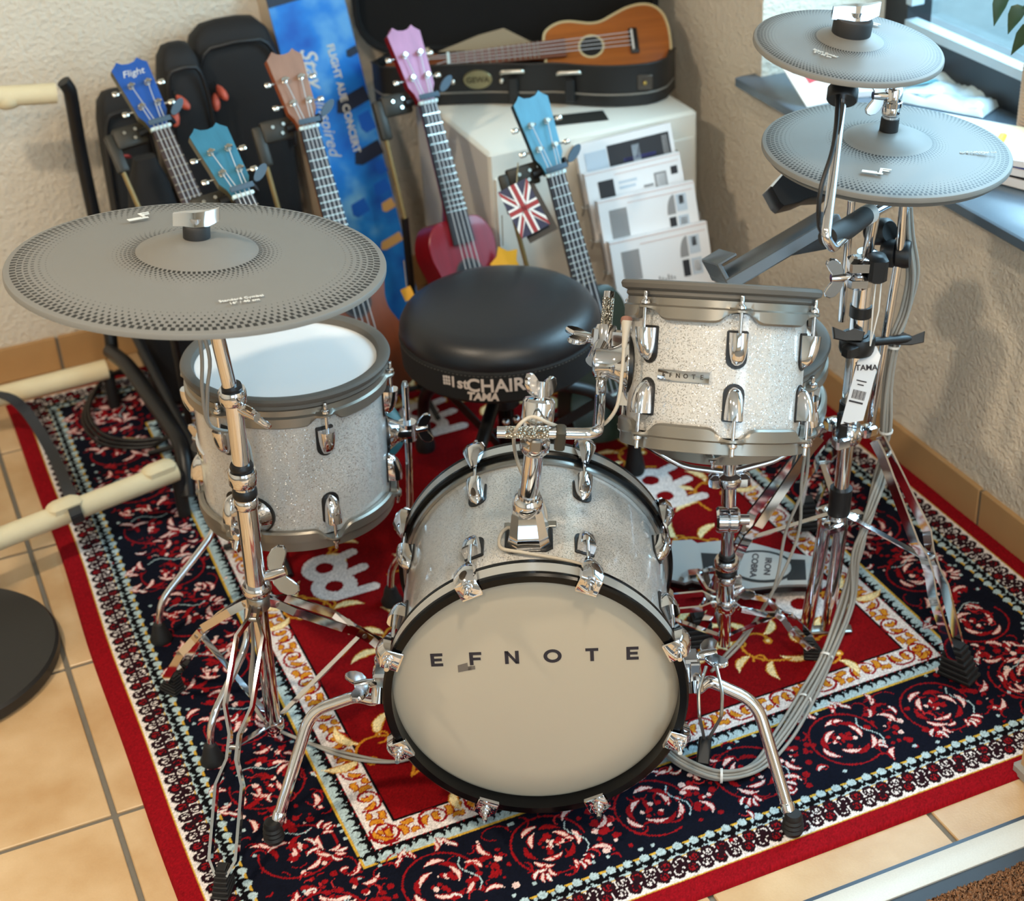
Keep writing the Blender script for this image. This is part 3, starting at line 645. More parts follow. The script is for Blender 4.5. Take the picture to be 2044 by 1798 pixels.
# ---- tom holder: post, ball clamp, L-rod
th = thing('tom_holder', 'chrome tom holder post with a knurled angled rod standing on the bass drum', 'drum holder', TB.translation)
OLV = mat('olive_strap', (58, 54, 44), .7); KNURL = mat('knurled_chrome', (210, 204, 190), 0.2, 1.0); g = NG(KNURL); tc = g.n('ShaderNodeTexCoord'); wv = []
vo = g.n('ShaderNodeTexVoronoi'); vo.inputs['Scale'].default_value = 300; g.l(tc.outputs['Object'], vo.inputs['Vector']); bp = g.n('ShaderNodeBump'); bp.inputs['Strength'].default_value = 1.0; bp.inputs['Distance'].default_value = .005; g.l(vo.outputs[0], bp.inputs['Height']); g.l(bp.outputs[0], g.b.inputs['Normal'])
pb = TB @ V((0, .004, .05)); ptop = atd(1068, 884, pix(pb)[2]-.085); ptop = V((pb.x, pb.y, 0))+V((0, 0, 1)) if False else ptop
MB().tube([pb, ptop], .0135, 24).build('post', CHROME, th)
MB(frame(pb, ptop-pb)).lathe([(.0001, -.004), (.020, -.004), (.022, .002), (.021, .018), (.019, .022), (.0155, .026), (.0155, .032), (.0001, .032)], n=28).build('memory_collar', CHROME, th)
pd = (ptop-pb).normalized(); cl = MB(frame(ptop, pd)).lathe([(.0001, -.012), (.018, -.012), (.0205, -.008), (.0205, .004), (.016, .008), (.016, .012), (.0001, .012)], n=26).build('clamp_body', CHROME, th)
bc = ptop+pd*.026; hl = V((math.cos(BA), -math.sin(BA), 0))
cb = MB(); cb.ball(bc, .0195, 20); ub = frame(bc+pd*.002, pd*.9+BN*.5, hl); cb.lathe([(.0001, .008), (.021, .008), (.022, .012), (.022, .036), (.019, .040), (.0001, .042)], ub, 26)
cb.build('ball_clamp', CHROME, th, ang=30); wb = MB(); wing_bolt(wb, frame(ub @ V((0, 0, .034)), ub.to_3x3() @ V((0, .2, 1)), ub.to_3x3() @ V((.55, .8, 0))), 1.25); wb.build('wing_bolt', CHROME, th)
la = atd(992, 862, pix(bc)[2]-.03); lb = atd(1188, 866, pix(bc)[2]-.028); lt = atd(1216, 582, 2.35); lc = atd(1196, 800, 2.34)
corner = lb+(lb-la).normalized()*.0
dv = (lt-lc).normalized(); 
rodp = fillet([la, atd(1193, 866, pix(bc)[2]-.03), atd(1198, 790, 2.34), lt], .022, 8)
lr = MB().tube(rodp, .0078, 18).build('l_rod', CHROME, th)
def seg(a, b, t0, t1): return [a+(b-a)*t0, a+(b-a)*t1]
MB().tube(seg(la, rodp[1], .10, .62), .0083, 22).build('knurled_sleeve', KNURL, lr); MB().tube(seg(rodp[-2], lt, .0, .93), .0083, 22).build('knurled_sleeve', KNURL, lr)
mc = (lt*.46+rodp[-2]*.54); cm = MB(); Tc = frame(mc, dv, RT); cm.lathe([(.0001, -.020), (.0145, -.020), (.016, -.016), (.016, .016), (.0145, .020), (.0001, .020)], Tc, 22); cm.box((.020, 0, 0), (.034, .026, .028), Tc, .004); cm.box((-.014, .0, .0), (.012, .024, .030), Tc, .003)
cm.tube([mc, bk], .0125, 16); cm.build('rod_clamp', CHROME, th); wb = MB(); wing_bolt(wb, frame(Tc @ V((-.018, -.002, 0)), Tc.to_3x3() @ V((-1, -.1, .05)), Tc.to_3x3() @ V((0, 1, .45))), 1.25); wb.build('wing_bolt', CHROME, th)
sp3 = la+(rodp[1]-la)*.76; MB(frame(sp3-pd*.008, pd, hl)).box((0, 0, 0), (.014, .020, .036), bev=.003).build('cable_strap', OLV, th)
MB().box((0, 0, 0), (.016, .006, .020), frame(bc-BN*.022-pd*.016, pd, hl), .002).build('square_bolt', STEEL, th)

# ---- floor tom
FA = V((.050, .032, .998)).normalized(); FC = V((.391, .845, .567)); FT = frame(FC - FA*.145, FA, RT)
ft_ = tom_drum('floor_tom', 'white sparkle floor tom with a bright white head under the large cymbal', FT, .154, -.108, .106, 6, R(-62.5), .168, (.08, .017), R(197), logo=.0)
for a, (px, py), z0 in ((R(-108), (424, 1512), -.068), (R(148), (321, 1270), -.068), (R(12), (782, 1196), -.02)):
    Tm = mount_bracket(ft_, a, .154, z0, 1.0)
    c = FT @ rot_at(a, .154+.036, z0).translation; top = c+FA*(.155 if a < 0 else (.12 if a > 2 else .085)); foot = atz(px, py, RZ+.008); out = (V((foot.x, foot.y, 0))-V((c.x, c.y, 0)))
    b1 = V((c.x+out.x*.25, c.y+out.y*.25, .16)) if a < 1 else V((c.x+out.x*.1, c.y+out.y*.1, .18)); b2 = V((foot.x-out.x*.06, foot.y-out.y*.06, .085))
    lg = MB().tube(fillet([top, c-FA*.05, b1, b2, foot+V((0, 0, .01))], .03, 5), .0062, 14).build('leg', CHROME, ft_)
    MB().tube([top-FA*.002, top+FA*.006], [.0065, .004], 14).build('tip', STEEL, lg)
    MB(M.Translation((foot.x, foot.y, RZ))).lathe([(.0001, 0), (.019, 0), (.020, .006), (.015, .016), (.012, .03), (.0095, .036), (.0001, .036)], n=20).build('rubber_foot', RUBK, lg)
    kb = MB(); kb.tube([c-FA*.016, c+FA*.016], .0155, 20); kb.build('leg_clamp', CHROME, ft_)
    wb = MB(); od = V((c.x-FC.x, c.y-FC.y, 0)).normalized(); wing_bolt(wb, frame(c+od*.012, od, FA), 1.0); wb.build('wing_bolt', CHROME, ft_)

# ---- snare drum
SC = V((1.03, .555, .478)); ST = frame(SC, (0.0, 0.02, 1), RT)
snare = tom_drum('snare_drum', 'shallow white sparkle snare drum half hidden behind the rack tom', ST, .154, -.032, .044, 6, R(-102), .168, None, 0, logo=0.0)

# ---- cymbals
def cym_mat(name, Rr, bell):
    m = mat(name, (115, 113, 108), 0.5); g = NG(m); tc = g.n('ShaderNodeTexCoord'); s = g.n('ShaderNodeSeparateXYZ'); g.l(tc.outputs['Object'], s.inputs[0])
    r = g.math('SQRT', g.math('ADD', g.math('MULTIPLY', s.outputs[0], s.outputs[0]), g.math('MULTIPLY', s.outputs[1], s.outputs[1])))
    th_ = g.math('ARCTAN2', s.outputs[1], s.outputs[0]); out = None
    for r0, r1, nn, inv in ((Rr*.73, Rr*.965, 150, 1), (bell*1.02, bell*1.50, 80, -1)):
        t = g.math('DIVIDE', g.math('SUBTRACT', r, r0), r1-r0); row = g.math('MULTIPLY', t, 7.0)
        u = g.math('ADD', g.math('MULTIPLY', th_, nn/(2*math.pi)), g.math('MULTIPLY', g.math('FLOOR', row), .5))
        fu = g.math('ABSOLUTE', g.math('SUBTRACT', g.math('FRACT', u), .5)); fv = g.math('ABSOLUTE', g.math('SUBTRACT', g.math('FRACT', row), .5))
        sz = g.math('MULTIPLY', t if inv > 0 else g.math('SUBTRACT', 1.0, t), .50)
        k = g.math('MULTIPLY', g.math('LESS_THAN', fu, g.math('MULTIPLY', sz, .62)), g.math('LESS_THAN', fv, sz))
        k = g.math('MULTIPLY', k, g.math('MULTIPLY', g.math('GREATER_THAN', t, 0), g.math('LESS_THAN', t, 1)))
        out = k if out is None else g.math('MAXIMUM', out, k)
    g.l(g.mix(out, srgb(115, 113, 108), srgb(36, 35, 33)), g.b.inputs['Base Color']); return m
def cymbal(name, label, c, n, Rr, bell, thick=.008, hole=.012, group=None):
    th = thing(name, label, 'cymbal', frame(c, n, RT), group)
    h = Rr*.055; bh = bell*.26
    pr = [(hole, h+bh-.001), (bell*.30, h+bh), (bell*.62, h+bh*.80), (bell*.92, h+bh*.30), (bell*1.0, h+bh*.12), (bell*1.10, h), (Rr*.5, h*.80), (Rr*.8, h*.36), (Rr*.97, .0005), (Rr-.001, -.001), (Rr, -.003), (Rr, -thick), (Rr-.003, -thick-.001), (Rr*.8, h*.36-thick), (Rr*.5, h*.8-thick), (bell*1.1, h-thick), (bell*.6, h+bh*.75-thick), (hole, h+bh-thick)]
    MB().lathe(pr, n=160, closed=True).build('cymbal_pad', cym_mat(name+'_rubber', Rr, bell), th, True, ang=30)
    return th
def on_cym(th, r, a, z, spin=0): return WM[th.name] @ M.Translation((r*math.cos(a), r*math.sin(a), z)) @ M.Rotation(a-math.pi/2+spin, 4, 'Z')
LOGO = [[(-.016, -.005), (-.003, -.005), (-.003, -.001), (.001, -.001), (.001, .001), (-.016, .001)], [(-.003, -.005), (.008, -.005), (.008, -.0015), (-.003, -.0015)], [(.003, .0), (.0065, .0), (.0065, .013), (.003, .013)], [(.0065, .0105), (.016, .0105), (.016, .013), (.0065, .013)], [(.0065, .0055), (.014, .0055), (.014, .008), (.0065, .008)]]
def cym_logo(th, r, a, z, spin, s):
    pl = th.children[0]; plate([[(x*s, y*s) for x, y in p] for p in LOGO], WM[th.name].inverted() @ on_cym(th, r, a, z, spin), PRINTW, pl, 'logo', .0008)
def wingnut(th, z, s, m=CHROME):
    mb = MB(WM[th.name]); mb.lathe([(.0001, z+.012*s), (.009*s, z+.012*s), (.0095*s, z), (.0001, z)], n=18)
    vv = []
    for x, zl, zh, t in ((-.026, .002, .016, .003), (-.015, .003, .018, .0045), (0, .003, .019, .007), (.015, .004, .021, .0045), (.027, .010, .025, .003)):
        vv += [(x*s, -t*s*1.5, z+zl*s), (x*s, t*s*1.5, z+zl*s), (x*s, t*s*.7, z+zh*s), (x*s, -t*s*.7, z+zh*s)]
    mb.add(vv, [(i*4+j, i*4+4+j, i*4+4+(j+1) % 4, i*4+(j+1) % 4) for i in range(4) for j in range(4)]+[(0, 1, 2, 3), (19, 18, 17, 16)])
    return mb
# large cymbal, left
CC = V((.224, .548, .889)); CNn = V((.1217, .041, .9917)); 
crash = cymbal('crash_cymbal', 'large grey rubber cymbal in the left foreground over the floor tom', CC, CNn, .25, .079)
zt = .25*.055+.079*.26
MB(WM[crash.name]).lathe([(.0001, zt+.016), (.016, zt+.016), (.018, zt+.013), (.018, zt-.003), (.020, zt-.004), (.0001, zt-.006)], n=26).build('felt', RUBK, crash)
wingnut(crash, zt+.013, 1.15).build('wing_nut', CHROME, crash)
cym_logo(crash, .165, R(128), .0125, R(0), 1.25)
pl = crash.children[0]
for s_, r_, q in (('Standard Cymbal', .170, .0095), ('16" / 40 cm', .181, .0095)): text('print', s_, .0085, on_cym(crash, r_, R(-62), .0095, math.pi), PRINTW, pl)
# hi-hat pair
HC = V((1.2036, .4012, .9002)); HN = V((.052, -.0466, .9976))
hat = cymbal('hi_hat_cymbal', 'medium grey rubber hi-hat cymbal on the stand before the window', HC, HN, .178, .062)
zt = .178*.055+.062*.26
cm = MB(WM[hat.name]); cm.lathe([(.0001, zt+.064), (.011, zt+.064), (.0125, zt+.062), (.0125, zt+.044), (.014, zt+.043), (.014, zt+.036), (.0125, zt+.035), (.0135, zt+.030), (.0135, zt+.024), (.0115, zt+.022), (.0115, zt+.016), (.0001, zt+.016)], n=24); cm.build('clutch', CHROME, hat)
MB(WM[hat.name]).lathe([(.0001, zt+.018), (.013, zt+.018), (.0135, zt-.010), (.0001, zt-.010)], n=24).build('clutch_felt', RUBK, hat)
W_ = WM[hat.name]; wb = MB(); wing_bolt(wb, frame(W_ @ V((-.008, -.003, zt+.052)), W_.to_3x3() @ V((-1, -.15, .05)), W_.to_3x3() @ V((0, .1, 1))), 1.05); wb.build('wing_bolt', CHROME, hat)
cym_logo(hat, .118, R(-108), .0085, math.pi+R(0), 1.2)
pl = hat.children[0]
for s_, r_ in (('14" / 36 cm', .122), ('for hi-hat cymbal pad', .128), ('TOP', .1345)): text('print', s_, .0062 if s_ != 'TOP' else .009, on_cym(hat, r_, R(-16), .0075, math.pi+R(-70)), PRINTW, pl)
MB(WM[hat.name]).lathe([(.012, -.012), (.05, -.016), (.16, -.0125), (.170, -.011), (.170, -.017), (.16, -.019), (.05, -.024), (.012, -.022)], n=96, closed=True).build('bottom_pad', RUBG, hat)
# splash
PC = V((1.0899, .3411, 1.0868)); PN = V((.0825, -.1147, .990))
spl = cymbal('splash_cymbal', 'small grey rubber cymbal held highest at the upper right', PC, PN, .127, .044, .007)
zt = .127*.055+.044*.26
MB(WM[spl.name]).lathe([(.0001, zt+.018), (.024, zt+.018), (.026, zt+.015), (.026, zt-.004), (.028, zt-.006), (.0001, zt-.008)], n=30).build('felt', RUBK, spl)
wingnut(spl, zt+.014, 1.15).build('wing_nut', CHROME, spl)
cym_logo(spl, .066, R(62), .0068, R(0), 1.1)
pl = spl.children[0]
for s_, r_ in (('Splash Cymbal', .066), ('8" / 20 cm', .073)): text('print', s_, .0062, on_cym(spl, r_, R(-128), .0066, math.pi), PRINTW, pl)
# ================================================================== stands, throne, cables
def strap_leg(th, top, foot, lo, sp=None, w=.013, t=.0046, fs=1.0, brace=None, fh=1.0):
    """double flat-bar tripod leg: two bars that open into long loops, a rubber foot, a brace to the lower collar"""
    top, foot = V(top), V(foot); ax = (foot-top); up = V((0, 0, 1)); side = ax.cross(up).normalized(); end = foot+V((0, 0, .022))
    sp = sp or ((0, .007), (.10, .007), (.18, .021), (.46, .021), (.56, .007), (.64, .007), (.72, .020), (.94, .020), (1.0, .005))
    arch = .035
    lg = None
    for sg in (1, -1):
        P = [top+(end-top)*q+side*sg*s_+up*(arch*math.sin(math.pi*q)) for q, s_ in sp]; mb = MB()
        vv = []
        for i, p in enumerate(P):
            dr = (P[min(i+1, len(P)-1)]-P[max(0, i-1)]).normalized(); nn = side.cross(dr).normalized()
            for a, b in ((-1, -1), (1, -1), (1, 1), (-1, 1)): vv.append(p+side*a*t/2+nn*b*w/2)
        mb.add(vv, [(i*4+j, i*4+(j+1) % 4, i*4+4+(j+1) % 4, i*4+4+j) for i in range(len(P)-1) for j in range(4)]+[(3, 2, 1, 0), tuple(len(P)*4-4+j for j in range(4))])
        if lg is None: lg = mb.build('leg', CHROME, th, ang=20)
        else: mb.build('second_bar', CHROME, lg, ang=20)
    mid = top+(end-top)*.60+up*arch*.95
    for q in (.10, .60): MB().tube([top+(end-top)*q+side*.010+up*arch*math.sin(math.pi*q), top+(end-top)*q-side*.010+up*arch*math.sin(math.pi*q)], .004, 10).build('rivet', STEEL, lg)
    if brace is not None: MB().bar(mid, brace, .010, .0025, side).build('brace', CHROME, lg, ang=20)
    d = (end-top).normalized(); h = V((d.x, d.y, 0)).normalized()
    fb = MB(); T = frame((foot.x, foot.y, RZ), (0, 0, 1), h) @ M.Diagonal((1, 1, fh, 1))
    for k in range(6): fb.box((-.002*k, 0, .004+.0062*k), ((.040-.0036*k)*fs, (.026-.0016*k)*fs, .0045), T, .001); fb.box((-.002*k, 0, .0072+.0062*k), ((.034-.0036*k)*fs, (.021-.0016*k)*fs, .0035), T)
    fb.build('rubber_foot', RUBK, lg, ang=25); return lg
def collar(p, d, r, h, name, th, m=CHROME, lip=True):
    pr = [(.0001, -h/2), (r*.9, -h/2), (r, -h/2+.003), (r, h/2-.004), (r*.9, h/2), (.0001, h/2)]
    return MB(frame(p, d)).lathe(pr, n=26).build(name, m, th)

# ---- large cymbal stand
b0 = V((.228, .59, RZ+.025)); b3 = V((.2265, .556, .885)); b2 = V((.2465, .575, .68))
def cp(z): return b0+(b2-b0)*((z-b0.z)/(b2.z-b0.z)) if z < b2.z else b2+(b3-b2)*((z-b2.z)/(b3.z-b2.z))
cst = thing('cymbal_stand', 'chrome double-braced stand carrying the large cymbal on the left', 'cymbal stand', (b0.x, b0.y, RZ))
MB().tube([cp(.035), cp(.335)], .0125, 22).build('base_tube', CHROME, cst)
MB().tube([cp(.315), cp(.535)], .0158, 24).build('lower_tube', CHROME, cst)
MB().tube([cp(.52), cp(.668)], .0128, 22).build('middle_tube', CHROME, cst)
MB().tube([cp(.655), cp(.86)], .0105, 20).build('upper_tube', CHROME, cst)
dr = (b2-b0).normalized()
collar(cp(.527), dr, .0215, .026, 'height_collar', cst); collar(cp(.500), dr, .0185, .016, 'black_band', cst, PLK); collar(cp(.482), dr, .0180, .016, 'memory_lock', cst); collar(cp(.545), dr, .0175, .010, 'black_bushing', cst, PLK)
collar(cp(.664), dr, .0205, .022, 'height_collar', cst); collar(cp(.678), dr, .0150, .010, 'black_bushing', cst, PLK)
wb = MB(); wing_bolt(wb, frame(cp(.645)+V((.008, -.012, 0)), (.5, -.8, -.15), (.6, .3, -.9)), 1.3); wb.build('wing_bolt', CHROME, cst)
hub = collar(cp(.325), dr, .0225, .016, 'leg_hub', cst); collar(cp(.300), dr, .0180, .024, 'hub_sleeve', cst, STEEL)
wb = MB(); wing_bolt(wb, frame(cp(.345)+V((.014, -.006, 0)), (.9, -.3, .25), (.2, .3, .9)), 1.5); wb.build('wing_bolt', CHROME, cst)
collar(cp(.052), dr, .0165, .020, 'lower_collar', cst)
MB().tube([cp(.84), CC+CNn*.05], .0045, 12).build('cymbal_rod', CHROME, cst)
for (px, py) in ((447, 1778), (344, 1378)): strap_leg(cst, cp(.305)+(atz(px, py, .3)-cp(.305))*0+V((0, 0, 0)), atz(px, py, RZ), None, brace=cp(.055))
strap_leg(cst, cp(.305), V((.50, .60, RZ)), None, brace=cp(.055))

# ---- hi-hat stand
def hp(z): return V((1.172+.05*z, .438, z)) if z < .7 else V((1.207, .438-(z-.7)*.16, z))
hst = thing('hi_hat_stand', 'chrome hi-hat stand with black clamps and pedal beside the right wall', 'hi-hat stand', (1.172, .438, RZ))
MB().tube([hp(.25), hp(.46)], .0125, 20).build('lower_tube', CHROME, hst)
MB().tube([hp(.44), hp(.70)], .0150, 22).build('upper_tube', CHROME, hst)
MB().tube([hp(.69), hp(.72)], .016, 22).build('tube_top', CHROME, hst)
MB().tube([hp(.25), hp(.30)], .0185, 22).build('black_sleeve', PLK, hst)
MB().tube([hp(.44), hp(.46)], .0175, 22).build('black_band', PLK, hst)
MB().tube([hp(.612), hp(.630)], .0172, 22).build('black_band', PLK, hst)
MB().tube([hp(.70), HC-HN*.02], .0085, 16).build('top_tube', CHROME, hst)
MB().tube([HC-HN*.03, HC+HN*.13], .0033, 10).build('pull_rod', CHROME, hst)
collar(HC-HN*.026, HN, .024, .010, 'hat_seat', hst, RUBK)
hubz = .405; hb_ = MB(frame(hp(hubz), (0, 0, 1)))
hb_.lathe([(.0001, -.014), (.022, -.014), (.024, -.008), (.024, .008), (.020, .014), (.0001, .014)], n=24)
for i in range(3): a = R(100+120*i); hb_.box((.034*math.cos(a), .034*math.sin(a), 0), (.026, .020, .020), bev=.003)
hb_.build('leg_hub', CHROME, hst)
MB().box((0, 0, 0), (.016, .012, .058), frame(hp(.43)+V((-.026, -.02, .0)), (0, 0, 1)), .002).build('memory_lever', PLK, hst)
for (fx, fy), q in (((1.300, .235), (.03, -.04)), ((.955, .51), (-.045, .015)), ((1.315, .735), (.03, .04))):
    strap_leg(hst, hp(hubz)+V((q[0], q[1], 0)), V((fx, fy, RZ)), None, w=.016, sp=((0, .009), (.08, .009), (.5, .020), (.57, .010), (.64, .010), (.72, .019), (.95, .014), (1, .006)), fs=1.5, brace=hp(.255), fh=1.6)
sp_ = MB(frame(hp(.24), (0, 0, 1)))
for i in range(3): a = R(100+120*i); sp_.box((.026*math.cos(a), .026*math.sin(a), 0), (.034, .024, .016), M.Identity(4), .003)
sp_.lathe([(.0001, -.012), (.019, -.012), (.019, .012), (.0001, .012)], n=20); sp_.build('spreader', CHROME, hst)
for sg in (-1, 1): MB().tube([hp(.24)+RT*(.013*sg-.006), V((1.166, .436, RZ+.01))+RT*(.018*sg-.012)], .0115, 18).build('pedal_frame', CHROME, hst)
MB().box((0, 0, 0), (.10, .022, .006), frame((1.165, .437, RZ+.006), (0, 0, 1), RT), .002).build('base_plate', STEEL, hst)
# footboard
q0, q1 = atz(1642, 1132, .065), atz(1338, 1128, .034); fx = (q0-q1).normalized(); L_ = (q0-q1).length; fz = V((-.2, -.25, 1)); FBT = frame((q0+q1)/2, fz, fx)
def fb_w(t): return .030+.024*math.exp(-((t-.42)/.30)**2)+(.010 if t < .14 else 0)
n_ = 24; top = [(L_*(i/n_-.5), fb_w(i/n_)) for i in range(n_+1)]; poly = top+[(x, -y) for x, y in reversed(top)]
fbd = MB(FBT).prism([(x, y) for x, y in reversed(poly)], -.004, .003).build('footboard', mat('grey_footboard', (172, 172, 170), .45, .3), hst)
MB(FBT).prism([(x, y) for x, y in reversed([(x*1.0, y+.002) for x, y in top]+[(x, -y-.002) for x, y in reversed(top)])], -.016, -.004).build('footboard_edge', PLK, fbd)
for s0, s1 in ((.20, .46), (.74, .90)): MB(FBT).prism([(L_*(s0-.5), .020), (L_*(s0-.46), -.026), (L_*(s1-.5), -.022), (L_*(s1-.52), .022)][::-1], .003, .0036).build('inset_pad', PLK, fbd, smooth=False)
ov = [(L_*.10+.060*math.cos(2*math.pi*i/28), .036*math.sin(2*math.pi*i/28)) for i in range(28)]; MB(FBT).prism(ov, .0034, .0040).build('oval_ring', PLK, fbd, smooth=False)
ov = [(L_*.10+.054*math.cos(2*math.pi*i/28), .031*math.sin(2*math.pi*i/28)) for i in range(28)]; MB(FBT).prism(ov, .004, .0046).build('oval_pad', MATS['grey_footboard'], fbd, smooth=False)
for i, s_ in enumerate(('IRON', 'COBRA')): text('print', s_, .016, FBT @ M.Translation((L_*.10+.012-.024*i, 0, .0048)) @ M.Rotation(R(-90), 4, 'Z'), PRINTK, fbd, bold=.0004)
# clamps high on the stand: chrome block, black knobs, sleeved arm for the small cymbal
def nr(px, py, ref, off=0.0): return atd(px, py, pix(ref)[2]+off)
kb_ = hp(.70); Tk = frame(nr(1714, 542, kb_, -.02), hp(.7)-hp(.5), RT)
cb_ = MB(Tk); cb_.box((0, 0, .012), (.034, .034, .022), bev=.004); cb_.box((0, 0, -.014), (.036, .036, .024), bev=.006); cb_.build('chrome_clamp', CHROME, hst)
MB(Tk).box((.026, -.004, .008), (.028, .036, .042), bev=.005).build('black_clamp', PLK, hst)
MB(Tk).lathe([(.0001, .026), (.006, .026), (.0065, .020), (.0001, .020)], M.Translation((-.002, 0, 0)), n=6).build('clamp_bolt', STEEL, hst)
wb = MB(); wing_bolt(wb, frame(Tk @ V((-.018, -.006, -.006)), Tk.to_3x3() @ V((-1, -.15, 0)), Tk.to_3x3() @ V((0, .1, 1))), 1.15); wb.build('wing_bolt', CHROME, hst)
kd = MB(frame(nr(1788, 506, kb_, .02), RT*1-UP*.1-FW*.35, UP)); kd.lathe([(.0001, -.022), (.020, -.022), (.022, -.018), (.022, -.002), (.0195, 0), (.022, .002), (.022, .018), (.020, .022), (.0001, .022)], n=24); kd.build('black_knob', PLK, hst)
kd = MB(frame(nr(1758, 462, kb_, .03), RT*.5-UP*.1-FW*.8, UP)); kd.lathe([(.0001, -.02), (.018, -.02), (.021, -.014), (.021, .012), (.016, .02), (.0001, .02)], n=24); kd.build('black_knob', PLK, hst)
ct_ = hp(.565); kd = MB(frame(ct_, (0.03, 0, 1))); kd.lathe([(.0165, -.014), (.026, -.014), (.028, -.008), (.028, .008), (.026, .014), (.0165, .014)], n=24, closed=True); kd.box((-.026, -.012, 0), (.026, .02, .022), frame((0, 0, 0), (0, 0, 1), (1, .2, 0)), .004); kd.build('black_clamp', PLK, hst)
for (px, py), sg in (((1692, 668), -1), ((1815, 676), 1)):
    pt = nr(px, py, ct_, -.03 if sg < 0 else .03); wv = MB(frame(pt, -FW, RT)); wv.prism([(-.026*sg, .004), (-.010*sg, .010), (.004*sg, .004), (.024*sg, .012), (.022*sg, -.006), (.004*sg, -.010), (-.022*sg, -.010)][::(1 if sg < 0 else -1)], -.006, .006, bev=.002); wv.tube([(0, 0, 0), frame(pt, -FW, RT).inverted() @ ct_], .007, 10); wv.build('black_wing', PLK, hst)
# tube clamped beside the stand
MB().tube([nr(1738, 845, hp(.45), .05), nr(1796, 505, hp(.72), .02), nr(1804, 405, hp(.8), .02)], .0070, 16).build('side_tube', CHROME, hst)
MB().tube([nr(1680, 640, hp(.6), .06), nr(1700, 400, hp(.8), .06)], .0060, 14).build('side_tube', CHROME, hst)

# ---- arm of the small cymbal
pa = thing('cymbal_holder', 'chrome cymbal arm with black ring clamp holding the small top cymbal', 'cymbal holder', nr(1650, 478, hp(.72), -.05))
s_top = PC-PN*.008; s_bot = atd(1648, 474, 2.13)
MB().tube(fillet([PC+PN*.045, s_top, s_bot, atd(1662, 496, 2.16), atd(1690, 468, 2.26)], .012, 5), .0066, 16).build('rod', CHROME, pa)
md = s_top+(s_bot-s_top)*.24; rg = MB(frame(md, s_top-s_bot, RT)); rg.lathe([(.0068, -.010), (.0190, -.010), (.0205, -.008), (.0205, .007), (.019, .009), (.0068, .009)], n=28, closed=True); rg.build('ring_clamp', PLK, pa)
MB().tube([atd(1652, 474, 2.19), atd(1690, 456, 2.25), atd(1725, 432, 2.33)], [.0135, .0150, .0140], 18).build('black_sleeve', RUBK, pa)
MB().tube([atd(1722, 434, 2.33), atd(1790, 398, 2.42)], .0085, 16).build('cross_arm', CHROME, pa)
MB().tube([atd(1722, 434, 2.33), atd(1736, 426, 2.35)], .0145, 18).build('white_band', WHITEP, pa)

# ---- tray and module at the stand
Mt = nr(1545, 495, hp(.72), .12); e1 = (atd(1648, 433, 2.7)-atd(1446, 552, 2.7)).normalized(); e3 = (e1.cross(FW)).normalized(); e3 = e3 if e3.z > 0 else -e3; e2 = (FW+UP*.25); e2 = (e2-e1*e2.dot(e1)).normalized(); MT = frame(Mt, e1.cross(e2) if e1.cross(e2).z > 0 else -e1.cross(e2), e1)
tr = thing('module_tray', 'slanted grey metal tray with a raised lip behind the rack tom', 'tray', MT)
TRG = mat('blue_grey_metal', (98, 104, 108), .38, .5)
MB().box((0, 0, 0), (.205, .11, .012), bev=.002).build('plate', TRG, tr, True)
MB().box((0, -.054, -.004), (.205, .006, .020), bev=.002).build('side_rail', TRG, tr, True)
lp = MB().box((-.098, 0, .016), (.008, .11, .036), bev=.002).box((-.084, 0, .032), (.034, .11, .005), M.Identity(4), .001); lp.build('lip', TRG, tr, True)
MB().add([(.0, -.05, -.012), (.11, -.05, -.012), (.10, -.05, -.036), (.06, -.05, -.034), (.0, .05, -.012), (.11, .05, -.012), (.10, .05, -.036), (.06, .05, -.034)], [(0, 3, 2, 1), (4, 5, 6, 7), (0, 4, 7, 3), (3, 7, 6, 2), (2, 6, 5, 1), (0, 1, 5, 4)]).build('bracket', PLK, tr, True, smooth=False)
Dm = frame(nr(1590, 378, hp(.78), .14), -FW, RT); md_ = thing('drum_module', 'black drum module wedge jutting out left below the hi-hat cymbal', 'drum module', Dm)
MB().prism([(-.040, .004), (-.020, .026), (.050, .028), (.055, -.010), (.022, -.012), (.004, -.020), (-.020, -.026), (-.027, -.020)][::-1], -.09, .0, bev=.002).build('casing', PLK, md_, True)
MB().prism([(-.041, .005), (-.021, .0275), (-.018, .027), (-.038, .004)][::-1], -.09, .001).build('front_panel', WHITEP, md_, True, smooth=False)

# ---- snare stand
sp0 = V((.985, .462, RZ)); 
def sq(z): return V((.985+.012*z, .462, z))
sst = thing('snare_stand', 'chrome snare stand with tilter behind the right bass drum leg', 'snare stand', sp0)
MB().tube([sq(.03), sq(.20)], .0100, 20).build('base_tube', CHROME, sst); MB().tube([sq(.10), sq(.20)], .0135, 20).build('lower_tube', CHROME, sst)
MB().tube([sq(.19), sq(.30)], .0105, 20).build('upper_tube', CHROME, sst)
collar(sq(.200), (0, 0, 1), .0205, .018, 'height_collar', sst); collar(sq(.182), (0, 0, 1), .0180, .010, 'black_band', sst, PLK); collar(sq(.214), (0, 0, 1), .014, .008, 'black_bushing', sst, PLK); collar(sq(.168), (0, 0, 1), .0170, .012, 'memory_lock', sst)
collar(sq(.115), (0, 0, 1), .0175, .022, 'leg_hub', sst); wb = MB(); wing_bolt(wb, frame(sq(.12)+V((.012, 0, .01)), (.9, -.2, .6), (0, 0, 1)), 1.1); wb.build('wing_bolt', CHROME, sst)
